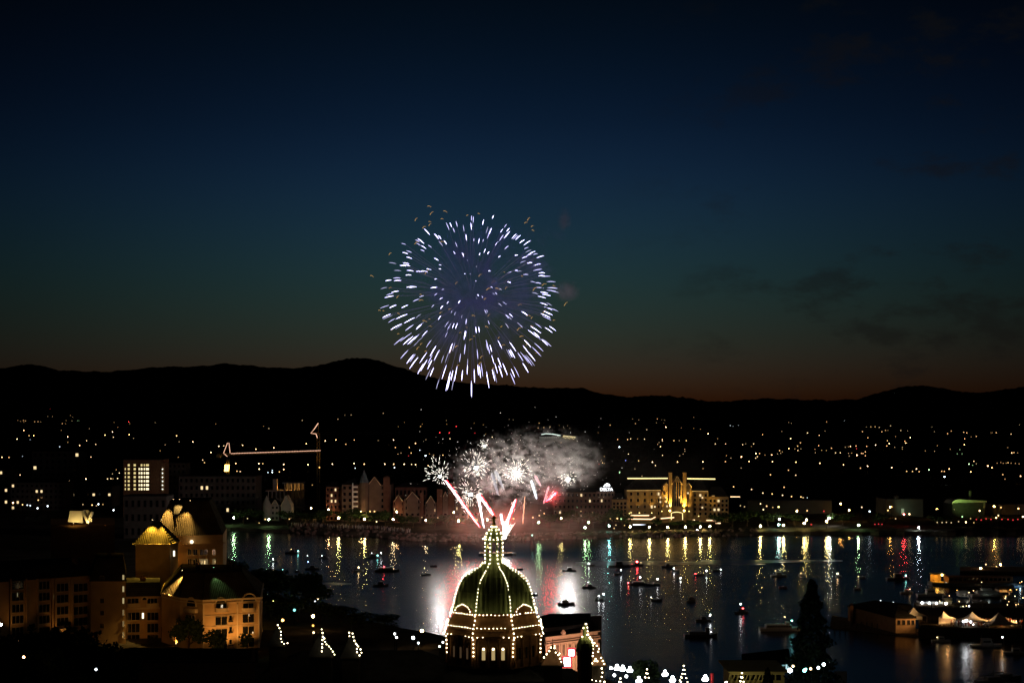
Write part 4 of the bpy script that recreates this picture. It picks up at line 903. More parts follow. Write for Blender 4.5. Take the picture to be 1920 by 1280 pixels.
# small pale house with turret
o, W = block_building('gabled_house', 'small pale house with two steep gables on the far bank', 493, 523, 946, 880, 12, PALE, 3, 4, .0, 'hip', 'house', 934)
q = MB(); c = W.p(500, 960); q.lathe([(2.4, zat(975, 880)), (2.4, zat(946, 880)), (2.7, zat(945.5, 880)), (.1, zat(928, 880))], 10, (c.x, c.y, 0)); q.build('turret', PALE, o, world=True)
gable(o, W, 527, 546, 947, 929, PALE, 10, .3, 972); gable(o, W, 510, 521, 945, 937, PALE, 8)
# condominiums
CON = mat('condo_render', (.13,.09,.07), .9, .15, .3); CON2 = mat('condo_brick', (.12,.06,.042), .9, .2, .4)
o, W = block_building('condominium', 'tall condominium with blue turret, gable and white balcony stack', 641, 733, 908, 872, 20, CON, 6, 9, .03, 'hip', 'building', 896)
q = MB(); c = W.p(683, 930); k_ = F/872
q.lathe([(9/k_, zat(968, 872)), (9/k_, zat(904, 872))], 10, (c.x, c.y-1, 0)); tu = q.build('turret', CON, o, world=True)
q = MB(); q.lathe([(9.6/k_, zat(904, 872)), (6/k_, zat(894, 872)), (.2, zat(881, 872))], 10, (c.x, c.y-1, 0)); q.build('turret_roof', mat('blue_slate', (.10,.13,.15), .6), tu, world=True)
q = MB(); W.block(q, 680, 686, 898.5, 903, 3.0, 3.2); q.build('window', FARW, tu, world=True)
gable(o, W, 691, 713, 908, 894, CON, 10, .5, 960); 
q = MB(); W.block(q, 719, 731, 895, 966, -2, 1.2); q.lathe([(6/k_, zat(895, 872)), (5/k_, zat(892.5, 872)), (1/k_, zat(891, 872))], 10, (W.p(725).x, W.p(725).y-.2, 0)); q.build('stair_tower', CON2, o, world=True)
for i in range(6): q = MB(); W.block(q, 661, 671, 911+i*9, 914+i*9, 0, 1.8); W.block(q, 661, 662.5, 911+i*9-6, 911+i*9, 0, 1.8); q.build('balcony', M['white'], o, world=True)
o, W = block_building('condominium', 'dim condominium wing with a red lit window left of the blue turret', 611, 640, 912, 878, 18, CON2, 6, 4, .12, 'hip', 'building', 903)
# row of gabled houses
Dh = 862
def rowhouse(px0, px1, eave, top, lab, m, tower=None, rows=4, cols=3):
    o, W = block_building('row_house', lab, px0, px1, eave, Dh, 14, m, rows, cols, .05, 'hip', 'house', eave-6)
    gable(o, W, px0+(px1-px0)*.15, px1-(px1-px0)*.15, eave, top, m, 8, .5, 962)
    if tower: q = MB(); W.block(q, tower[0], tower[1], tower[2], 968, -2, 1.3); q.build('chimney_tower', CON2, o, world=True)
    return o
rowhouse(737, 757, 938, 928, 'low brown gabled house beside the tall condominium', CON2)
rowhouse(758, 789, 934, 922.5, 'gabled row house with the widest front, first from the tall condominium', CON, (788, 794.5, 923.5))
rowhouse(797, 818, 941, 930, 'narrow gabled row house between two brick chimney towers', CON, (819.5, 829.5, 916.5))
rowhouse(830, 840, 930, 922, 'slender pale gabled bay house below the red comet', CON, (840.5, 852, 905), 4, 1)
rowhouse(853, 884, 936, 928, 'row house under the longest red comet', CON)
rowhouse(886, 925, 933, 924, 'row house behind the short red comet', CON, (907, 917, 918))
block_building('apartment_building', 'brown block showing above the row houses', 741, 800, 913, 905, 16, CON2, 3, 8, .0, 'hip', 'building', 905)
# long block half hidden by smoke
o, W = block_building('hotel_wing', 'long pale block with tall pilasters half hidden in smoke', 1038, 1142, 922, 876, 18, CON, 5, 13, .07, 'hip', 'building', 915)
for i in range(14): q = MB(); W.block(q, 1038+i*8, 1039.8+i*8, 922, 975, 0, .5); q.build('pilaster', CON, o, world=True)
# big waterfront hotel
HW = mat('hotel_render', (.24,.165,.075), .9, .12, .3)
D = 866
o, W = block_building('hotel_building', 'grand waterfront hotel with two gold uplit towers and rooflines traced in light', 1176, 1240, 919, D, 22, HW, 5, 5, .10, 'hip', 'hotel', 897)
HL = em('roofline_light', (1, .76, .30), 2.2); HL2 = em('canopy_light', (1, .62, .32), 2.6); HLD = em('eave_light', (1, .6, .2), .35, False)
def wing(px0, px1, eave, ridge, rows, cols, lit):
    x0, x1 = xat(px0, D+2), xat(px1, D+2); q = MB(); q.prism([(x0, D+2), (x1, D+2), (x1, D+22), (x0, D+22)], 2.5, zat(eave, D)); q.build('wall', HW, o, world=True)
    q = MB(); z0, z1 = zat(eave, D), zat(ridge, D); q.add([(x0, D+1.5, z0), (x1, D+1.5, z0), (x1, D+22, z0), (x0, D+22, z0), (x0+3, D+11, z1), (x1-3, D+11, z1)], [(0,1,5,4),(1,2,5),(2,3,4,5),(3,0,4)]); q.build('roof', M['roofdark'], o, world=True)
    W2 = Wall((px0, D+2), (px1, D+2))
    for r in range(rows):
        for c in range(cols): cx_ = px0+(c+.5)/cols*(px1-px0); y = eave+5+r*(964-eave)/rows; W2.window(o, cx_-2.2, cx_+2.2, y, y+5, 1, FARW if rb.random() < lit else M['glass'], HW, bw=.14)
    return W2
W2 = wing(1298, 1328, 920.5, 897.5, 5, 3, .15); W3 = wing(1328.5, 1366, 931, 914, 4, 5, .10); W4 = wing(1148, 1175.5, 936, 925, 4, 4, .08)
x0 = 1240; q = MB(); W.block(q, 1240.5, 1298, 921, 985, -16, 1.5); q.build('centre_wall', HW, o, world=True)
gable(o, W, 1258.5, 1280, 909, 892.5, HW, 12, 1.8, 960, 'centre_gable'); gable(o, W, 1243, 1254.5, 912, 905, HW, 10, 1.7, 940, 'side_gable'); gable(o, W, 1285, 1296, 912, 905, HW, 10, 1.7, 940, 'side_gable')
for px in (1256, 1282.7): q = MB(); W.block(q, px-3, px+3, 886, 980, 0, 3.4); W.block(q, px-3.4, px+3.4, 885, 887, 0, 3.8); q.build('tower_pier', HW, o, world=True)
q = MB(); W.block(q, 1263.5, 1275.5, 903, 948, 1.6, 2.3); q.build('great_window', M['glass'], o, world=True)
for px in (1267.5, 1271.5): q = MB(); W.block(q, px-.35, px+.35, 900, 948, 2.2, 2.6); q.build('mullion', HW, o, world=True)
for px, py in ((1247,914),(1290,914)): W.window(o, px-1.6, px+1.6, py-3, py+10, 1, M['glass'], HW)
for px, y0 in ((1247.5,931.5),(1248,939.5),(1273,931.5),(1289,923.5),(1237.5,931.5),(1237.5,940),(1316,932),(1316,950.5),(1227,949),(1250,948)): q = MB(); W.block(q, px-1.5, px+1.5, y0-1.6, y0+1.6, 2.4, 2.55); q.build('lit_window', FARW, o, world=True)
for px in range(1180, 1240, 13): q = MB(); W.block(q, px-1.1, px+1.1, 919, 964, 0, .7); q.build('pilaster', HW, o, world=True)
def strip(px0, py0, px1, py1, m, r=.28, off=1.5, name='light_string', d=D, mid=None):
    q = MB(); q.tube([at(px0, py0, d-off)]+([at(*p, d-off) for p in mid] if mid else [])+[at(px1, py1, d-off)], r, 5); return q.build(name, m, o, world=True)
strip(1176.5, 896.5, 1252, 896.3, HL, .33, -9.5); strip(1288.3, 896.8, 1341, 897.6, HL, .33, -10); strip(1175, 919, 1239, 918.6, HLD, .25); strip(1298, 920.3, 1327, 920.5, HLD, .25)
strip(1334.5, 929.2, 1340, 929.2, HLD, .25); strip(1369.5, 930.8, 1387.5, 930.8, HL2, .22)
strip(1182.5, 965.8, 1217, 965.8, HL2, .32, 9); strip(1177.5, 972.3, 1221, 972.8, HL2, .32, 12); strip(1221, 972.8, 1229, 968.5, HL2, .26, 12); strip(1224, 977.5, 1238, 977.8, HL2, .26, 12); strip(1239, 971.5, 1264, 969.5, HL2, .3, 8)
strip(1258.7, 974, 1279.8, 974, HL, .2, 9, 'light_string', D, [(1258.7, 961.5), (1263, 960), (1269, 959.3), (1275, 960), (1279.8, 961.5)])
strip(1324.5, 975, 1344, 975, HL2, .26, 9); strip(1342, 980.3, 1351, 980.3, HL2, .3, 9); strip(1293, 979.5, 1298, 979, HL2, .24, 9); strip(1299, 974.3, 1303, 974.3, HL2, .24, 9)
strip(1187, 983.7, 1215, 984.6, em('marquee_light', (.85, .9, 1), 3.2), .5, 20); strip(1227, 986, 1231.5, 983, HL2, .3, 20)
q = MB(); q.obox(at(1200, 969, D-8), (xat(1222, D)-xat(1178, D), 0, 0) and ((xat(1222, D)-xat(1178, D))/2, 0, 0), (0, 7, 0), (0, 0, .15)); q.obox(at(1200, 981, D-8), ((xat(1222, D)-xat(1178, D))/2, 0, 0), (0, 6.5, 0), (0, 0, 2.2)); q.build('podium', HW, o, world=True)
q = MB(); q.tube([at(1258.7, 976, D-8.6), at(1258.7, 961.5, D-8.6), at(1269, 959, D-8.6), at(1279.8, 961.5, D-8.6), at(1279.8, 976, D-8.6)], .3, 6); q.build('porch_arch', HW, o, world=True)
UPG = (1, .58, .10)
for px, py, e, ap in ((1256,957,70000,886),(1282.7,957,74000,886),(1199,961,3200,930),(1222,961,4200,930),(1310,967,2400,935),(1336.6,969,9000,935),(1292,958,2400,930),(1241,958,2000,930),(1180,962,1500,935)):
    p = at(px, py, D-4.7 if e > 20000 else D-3); q = MB(); q.ico(p, .62 if e > 20000 else .3); q.build('uplight', em('uplight_lens', (1, .74, .22), 14 if e > 8000 else 5), o, world=True)
    lamp('uplight_beam', 'SPOT', p+Vector((0, .2, .9)), e, UPG, o, at(px, ap, D-2.0), .3, 60 if e > 200000 else 80, .9)
# roof sign on the block at its left: mark above the word
FS = em('sign_letters', (.95, .97, 1), 4)
sg = thing('roof_sign', 'white lit roof sign reading DELTA under a curved mark', 'sign', at(1137, 921, 872))
cu = bpy.data.curves.new('sign_word', 'FONT'); cu.body = 'DELTA'; cu.size = 2.55; cu.extrude = .08; cu.align_x = 'CENTER'; cu.offset = .03
tmp = bpy.data.objects.new('tmp', cu); C.objects.link(tmp); bpy.context.view_layer.update()
me = bpy.data.meshes.new_from_object(tmp.evaluated_get(bpy.context.evaluated_depsgraph_get())); bpy.data.objects.remove(tmp)
me.materials.clear(); me.materials.append(FS); tx = bpy.data.objects.new('lettering', me); C.objects.link(tx); tx.parent = sg; tx.rotation_euler = (PI/2, 0, 0); tx.location = (0, -.3, .5)
q = MB(); q.tube([(-1.6, -.3, 2.9), (-.8, -.3, 4.0), (.4, -.3, 4.6), (1.5, -.3, 4.2), (1.9, -.3, 3.3)], .22, 6, .5); q.tube([(-.4, -.3, 2.9), (.5, -.3, 3.5), (1.2, -.3, 3.2)], .2, 6, .35); q.build('emblem', FS, sg)
q = MB()
for x in (-2.4, 0, 2.4): q.tube([(x, .1, -2.5), (x, .1, 2.6)], .1, 5)
q.build('frame', M['black'], sg)
block_building('apartment_building', 'pale block carrying the white roof sign', 1118, 1152, 921, 874, 16, CON, 5, 5, .05)
# sheds of the far right bank
SH = mat('shed_cladding', (.07,.075,.065), .8, .1, .2)
o, W = block_building('industrial_shed', 'grey industrial shed with a round vent, dimly lit', 1660, 1731, 935, 910, 24, SH, 0, 0, 0, 'hip', 'shed', 931)
q = MB(); c = W.p(1682, 935); q.lathe([(1.8, zat(935, 910)), (1.8, zat(931, 910)), (.9, zat(928.5, 910)), (.1, zat(928, 910))], 12, (c.x, c.y+2, 0)); q.build('vent', SH, o, world=True)
q = MB(); W.block(q, 1690, 1695, 953, 963, 0, .3); q.build('lit_door', em('shed_door_light', (.8, 1, .6), .25, False), o, world=True)
lamp('wall_light', 'SPOT', at(1692, 957, 903), 900, (.8,1,.6), o, at(1700, 945, 910), .4, 130, .8)
o, W = block_building('industrial_shed', 'low shed whose curved roof edge is lit green', 1786, 1846, 944, 905, 20, M['dark'], 0, 0, 0, 'flat', 'shed')
q = MB(); 
P = [at(1784, 944, 903), at(1788, 938, 903), at(1796, 935.5, 903), at(1820, 936.5, 903), at(1850, 938.5, 903), at(1851, 941, 903), at(1820, 941.5, 903), at(1792, 942, 903)]
B = [p+Vector((0, 16, 0)) for p in P]; k = len(P); q.add(P+B, [tuple(range(k)), tuple(reversed(range(k, 2*k)))]+[(i, i+k, (i+1) % k+k, (i+1) % k) for i in range(k)]); q.build('curved_roof', mat('pale_roof', (.2,.21,.18), .7, .1), o, world=True)
q = MB(); W.block(q, 1843, 1847, 940, 952, .1, .5); q.build('post', SH, o, world=True)
q = MB(); q.tube([at(1819, 936, 908), at(1819, 920, 908)], .9, 8); q.build('chimney', SH, o, world=True)
fixture(o, at(1790, 955, 893)); lamp('roof_light', 'SPOT', at(1790, 952, 893), 12000, (.62,1,.22), o, at(1805, 938, 904), .4, 90, .8)
block_building('warehouse', 'dark long warehouse on the right bank behind the sheds', 1400, 1560, 938, 930, 24, SH, 0, 0, 0)
block_building('warehouse', 'faint grey warehouse roof far behind the right bank', 1480, 1580, 892, 1420, 30, SH, 0, 0, 0)
block_building('warehouse', 'dark warehouse right of the shed with the green roof edge', 1862, 1990, 945, 925, 24, M['conc'], 0, 0, 0)
# distant hall with a bright roof edge behind the smoke
o, W = block_building('distant_hall', 'distant hall with a curved white roof edge behind the grey smoke', 1012, 1082, 818, 2450, 40, M['conc'], 0, 0, 0, 'flat', 'hall')
q = MB(); q.tube([at(1015, 814.2, 2445), at(1024, 812.6, 2445), at(1036, 813.4, 2445), at(1051, 816.2, 2445)], .8, 5); q.build('roof_light', em('hall_edge', (.8, .95, .85), 1.1, False), o, world=True)
q = MB(); q.tube([at(1056, 816.6, 2445), at(1079, 819.2, 2445)], .8, 5)
for i in range(10): q.ico(at(1056+i*2.4, 818.5+i*.2+(i % 3)*1.2, 2444), 1.0)
q.build('roof_light', em('hall_edge_warm', (1, .8, .4), .9, False), o, world=True)
q = MB()
for i in range(9): q.ico(at(1014+i*4.2, 819.8, 2444), .8)
q.build('canopy_lamp', em('hall_lamp', (1, .95, .8), .5, False), o, world=True)
# ------------------------------------------------------------------ lamps with the light colour taken from the object's own colour
def objem(name, sample):
    m = bpy.data.materials.new(name); m.use_nodes = True; t = m.node_tree; b = t.nodes['Principled BSDF']; b.inputs['Base Color'].default_value = (.02, .02, .02, 1)
    oi = t.nodes.new('ShaderNodeObjectInfo'); t.links.new(oi.outputs['Color'], b.inputs['Emission Color']); b.inputs['Emission Strength'].default_value = 1
    m.cycles.emission_sampling = 'AUTO' if sample else 'NONE'; return m
GLOW = objem('lamp_glow_near', True); GLOWF = objem('lamp_glow_far', False)
COL = dict(w=(1,.70,.35), o=(1,.55,.22), r=(1,.06,.07), c=(.78,.92,1), b=(.30,.38,1), g=(.55,1,.45), y=(1,.80,.26), t=(.30,1,.92), n=(.95,.97,1), a=(1,.48,.10), v=(1,.60,.22))
def strong(c, s): return (*[k*s for k in COL[c]], 1)
def solve_d(px, py, H, lo, hi):
    f = lambda D: HZ+(EYE-ground_z(px, D)-H)/D*F-py
    if f(lo) < 0: return lo
    if f(hi) > 0: return hi
    for _ in range(50):
        m_ = (lo+hi)/2
        if f(m_) > 0: lo = m_
        else: hi = m_
    return lo
_lm = {}
def lamp_post(name, label, px, py, col, s, r, D, cat='street lamp', group=None, glow=None, head='ball', arm=0):
    zg = ground_z(px, D); H = zat(py, D)-zg
    key = (round(r, 2), round(H, 1), glow is GLOWF, head, arm)
    if key in _lm:
        o = bpy.data.objects.new(name, _lm[key]); C.objects.link(o)
    else:
        b_ = MB(); b_.tube([(arm, .1, 0), (arm, .1, H+.15), (0, 0, H+r*.9)] if arm else [(0, 0, 0), (0, 0, H-r*.9)], .07, 5); b_.mi = 1
        if head == 'ball': b_.ball((0, 0, H), r, 8, 6)
        else: b_.ball((0, 0, H), r, 8, 6, .6)
        o = b_.build(name, [M['black'], glow or GLOW]); _lm[key] = o.data
    o.location = (xat(px, D), D, zg); o.color = strong(col, s)
    return tag(o, label, cat, group)
# white globes along the far promenade
PROM = [(635,970.5,'y',1),(683.4,972.5,'y',1.1),(737.3,973.3,'w',.7),(798.7,975.2,'w',.9),(859.8,975.8,'y',1),(914,974,'y',.8),(1052,971,'y',.5),(1097,988.6,'g',.6),(1103.5,979,'g',.3),(1181.6,986.6,'y',.8),(1217.4,987.5,'y',1),(1252,988,'y',1.1),(1285,987.5,'y',1),(1313,987.3,'y',.9),(1331,986,'y',.9),(1425.6,986,'y',1.2),(1469,984,'y',1.2),(1461,973,'n',.5),(1508,980,'y',1.2),(1512.3,974,'y',.4),(1550,976.5,'y',1.2),(1554.6,971,'n',1.3),(1609.5,984,'g',.8),(1722.4,988.5,'c',.9),(438,970,'g',.7),(504,973.5,'g',.8)]
near_to = {635:'left of two under the tall condominium',683.4:'right of two under the tall condominium',737.3:'beside the low brown gabled house',798.7:'below the narrow gabled row house',859.8:'under the longest red comet',914:'just left of the gilded dome statue',1052:'half veiled in the rosy smoke',1097:'greenish, lower of two beside the drifting smoke',1103.5:'small and greenish, upper of two beside the drifting smoke',
 1181.6:'at the left end of the grand hotel terrace',1217.4:'below the blue white marquee line',1252:'under the left gold hotel pier',1285:'under the right gold hotel pier',1313:'between the hotel porch and its right wing',1331:'last one in front of the grand hotel',1425.6:'first one on the dark bank right of the grand hotel',1469:'brightest of two close above each other right of the grand hotel',1461:'small white one above its bright neighbour',1508:'lower of a tight pair left of the twin floodlight',1512.3:'small upper one of a tight pair on the right bank',1550:'lower head of the glaring twin floodlight',1554.6:'upper head of the glaring twin floodlight',1609.5:'greenish, alone left of the grey industrial shed',1722.4:'bluish, below the grey industrial shed',438:'greenish, beyond the rear mansard tower',504:'greenish, at the foot of the small pale house'}
for px, py, c, s in PROM:
    D = min(max(solve_d(px, py, 4.5, far_d(px)+8, 1000), far_d(px)+8), 900)
    lamp_post('globe_lamp', 'promenade globe lamp '+near_to[px], px, py, c, 230*s, .42, D, 'street lamp', 'globe lamps along the far promenade')
# smaller lamps whose light lies on the water
for px, py, c, s, lab in ((583,952,'o',55,'orange street lamp right of the unfinished orange building'),(616,955,'o',60,'orange street lamp at the left end of the condominiums'),(676,958,'o',90,'orange lamp below the blue condominium turret'),(712,946,'o',55,'orange street lamp by the brick stair tower'),(744,959,'o',55,'orange street lamp by the low brown gabled house'),(851,960,'o',35,'street lamp below the slender pale gabled house'),
    (1494,958,'a',70,'orange street lamp with a long amber reflection left of the twin floodlight'),(1576,944,'a',55,'orange street lamp above the right bank, left of the grey shed'),(1592,956,'a',80,'tall orange street lamp just left of the grey industrial shed'),(1669,950,'a',40,'orange lamp on the left corner of the grey industrial shed'),(1695,964,'r',50,'small red lamp before the grey industrial shed'),(1756,954,'a',50,'orange lamp between the grey shed and the green edged shed'),(1864,949,'a',110,'bright orange street lamp right of the green edged shed'),(1460,983,'t',55,'teal lamp among the globes right of the grand hotel'),(1307,994,'c',40,'small bluish lamp at the water in front of the grand hotel'),(1142,985,'t',80,'soft teal lamp at the water left of the grand hotel'),(1010,979,'g',60,'yellow green lamp in the rosy smoke right of the fountain')):
    D = min(max(solve_d(px, py, 7, far_d(px)+8, 960), far_d(px)+8), 940)
    lamp_post('street_lamp', lab, px, py, c, s*3.5, .34, D)
# ------------------------------------------------------------------ near lamps: lawn, causeway and shore
def cluster(px, py, label, D=292, s=15, n=5):
    zg = 7; o = thing('cluster_lamp', label, 'street lamp', (xat(px, D), D, zg), 0, 'five globe lamp posts on the lawn'); H = zat(py, D)-zg
    b_ = MB(); b_.lathe([(.2, 0), (.16, .4), (.08, .6), (.07, H-.7), (.12, H-.6), (.05, H-.3), (.05, H+.3)], 8)
    for i in range(4): a = i*PI/2+.5; b_.tube([(0, 0, H-.6), (.3*math.cos(a), .3*math.sin(a), H-.7), (.44*math.cos(a), .44*math.sin(a), H-.45)], .03, 5)
    b_.build('post', M['black'], o)
    for i in range(5):
        a = i*PI/2+.5; p = (0, 0, H+.3) if i == 4 else (.36*math.cos(a), .36*math.sin(a), H-.25)
        g_ = MB(); g_.ball(p, .29, 8, 6); q_ = g_.build('globe', GLOW, o); q_.color = strong('n', s)
    return o
for px, py, lab, D in ((1157,1250,'five globe lamp, first of three in a row right of the brown gabled turret',290),(1167.6,1251.5,'five globe lamp, middle of three in a row near the dome',290),(1181,1254,'five globe lamp, last of three in a row near the dome',290),(1198,1273,'five globe lamp low at the picture edge below the row of three',270),(1247,1261,'five globe lamp right of the dark tree by the lawn',280),(1261,1272,'five globe lamp beside another, left of the cone of bulbs',268),(1322.5,1270,'tall bright five globe lamp beside the red banner',262)):
    cluster(px, py, lab, D)
for px, py, lab in ((1145.5,1251.5,'single globe lamp left of the row of five globe lamps'),(1152,1265,'single globe lamp below the row of five globe lamps, left one'),(1174.5,1267,'single globe lamp below the row of five globe lamps, right one'),(1361.5,1279,'single globe lamp in front of the yellowish terminal')):
    lamp_post('globe_lamp', lab, px, py, 'n', 16, .27, 285)
for px, py, c, s, r, lab in ((587,1154.5,'o',60,.42,'big warm lamp by the shore behind the middle roof turret'),(580,1079,'n',40,.4,'white mast lamp on the wooded point'),(567,1084,'y',5,.3,'faint yellow lamp on the wooded point'),(580,1103,'n',18,.34,'white lamp below the mast lamp of the wooded point'),(575,1110,'t',12,.32,'cyan lamp on the wooded point'),(589,1114,'n',16,.34,'white lamp at the water edge of the wooded point'),(596,1121.5,'w',8,.3,'dim lamp lowest but one at the edge of the wooded point'),(590,1127,'n',6,.3,'dim white lamp low on the wooded point'),(577,1097,'w',3,.26,'faint lamp beneath the white mast lamp'),
    (512.5,1127.5,'y',10,.34,'yellow lamp right of the orange lit hotel block'),(530,1162,'a',9,.4,'orange lantern above the first roof turret'),(587,1172,'a',3,.3,'dim orange lantern beneath the big warm lamp'),(552,1143,'t',2,.4,'faint teal lamp among the trees left of the big warm lamp'),(588,1185,'w',6,.26,'small lamp between the first two roof turrets'),(740,1187.5,'n',9,.28,'upper of two small white lamps left of the dome'),(743.5,1194,'n',9,.28,'lower of two small white lamps left of the dome'),(774.5,1195,'n',34,.36,'bright white lamp left of the dome drum'),(791,1182,'o',50,.4,'bright warm lamp with an orange halo left of the dome drum'),(784.5,1204.5,'c',6,.26,'dim bluish lamp below the bright white one'),(706,1235,'w',16,.26,'small warm lamp at the foot of the third roof turret'),(830.5,1203,'n',10,.24,'white lamp beside the bulb outlined drum'),(824,1211,'n',8,.22,'lower white lamp beside the bulb outlined drum'),(822,1166,'c',3,.3,'faint lamp in the black tree beside the drum'),(44.5,1231,'o',14,.24,'orange lamp among the black foreground trees'),(1.5,1170,'n',22,.3,'white lamp at the left picture edge by the hotel wing'),(180,1254,'c',3,.26,'pale bluish lamp under the black foreground trees')):
    D = solve_d(px, py, 4.5, 225, near_d(px)-8); D = max(D, 240)
    if px < 240: D = 330 if py < 1200 else 268
    lamp_post('street_lamp', lab, px, py, c, s, r, D)
def bulb_cone(px, py, D, h, label, spread):
    zg = 7; o = thing('bulb_cone', label, 'light display', (xat(px, D), D, zg)); zt = zat(py, D)-zg
    b_ = MB(); b_.tube([(0, 0, 0), (0, 0, zt+.2)], .06, 6); b_.build('pole', M['black'], o)
    for a in (2.3, 4.0, 5.4): bulbs([(0, 0, zt), (spread*.25*math.cos(a), spread*.25*math.sin(a), zt-h*.35), (spread*math.cos(a), spread*math.sin(a), zt-h)], .75, o, r=.12)
    return o
bulb_cone(1282, 1247.5, 270, 4.2, 'cone of bulbs on a pole between the five globe lamps', 1.5)
bulb_cone(1391, 1260.5, 262, 3, 'cone of bulbs on a pole before the yellowish terminal', .9)
bulb_cone(1163, 1271, 250, 2.4, 'low cone of bulbs under the row of five globe lamps', 1.1)
bulb_cone(1213, 1253.5, 284, 1.6, 'little glittering cone of bulbs in front of the dark lawn tree', .45)
o = thing('banner', 'plain red banner beside the tall five globe lamp', 'banner', (xat(1335.5, 262), 262.4, 7)); b_ = MB(); zt = zat(1262, 262)-7
b_.tube([(-.35, 0, 0), (-.35, 0, zt+.2)], .05, 6); b_.build('pole', M['black'], o)
b_ = MB(); P = [(-.28+.6*i/6, .05*math.sin(i*1.4), 0) for i in range(7)]
for i in range(6): b_.add([(P[i][0], P[i][1], zt-2.6), (P[i+1][0], P[i+1][1], zt-2.6), (P[i+1][0], P[i+1][1], zt), (P[i][0], P[i][1], zt)], [(0, 1, 2, 3)])
b_.build('cloth', mat('red_cloth', (.45,.03,.03), .8, .1), o)
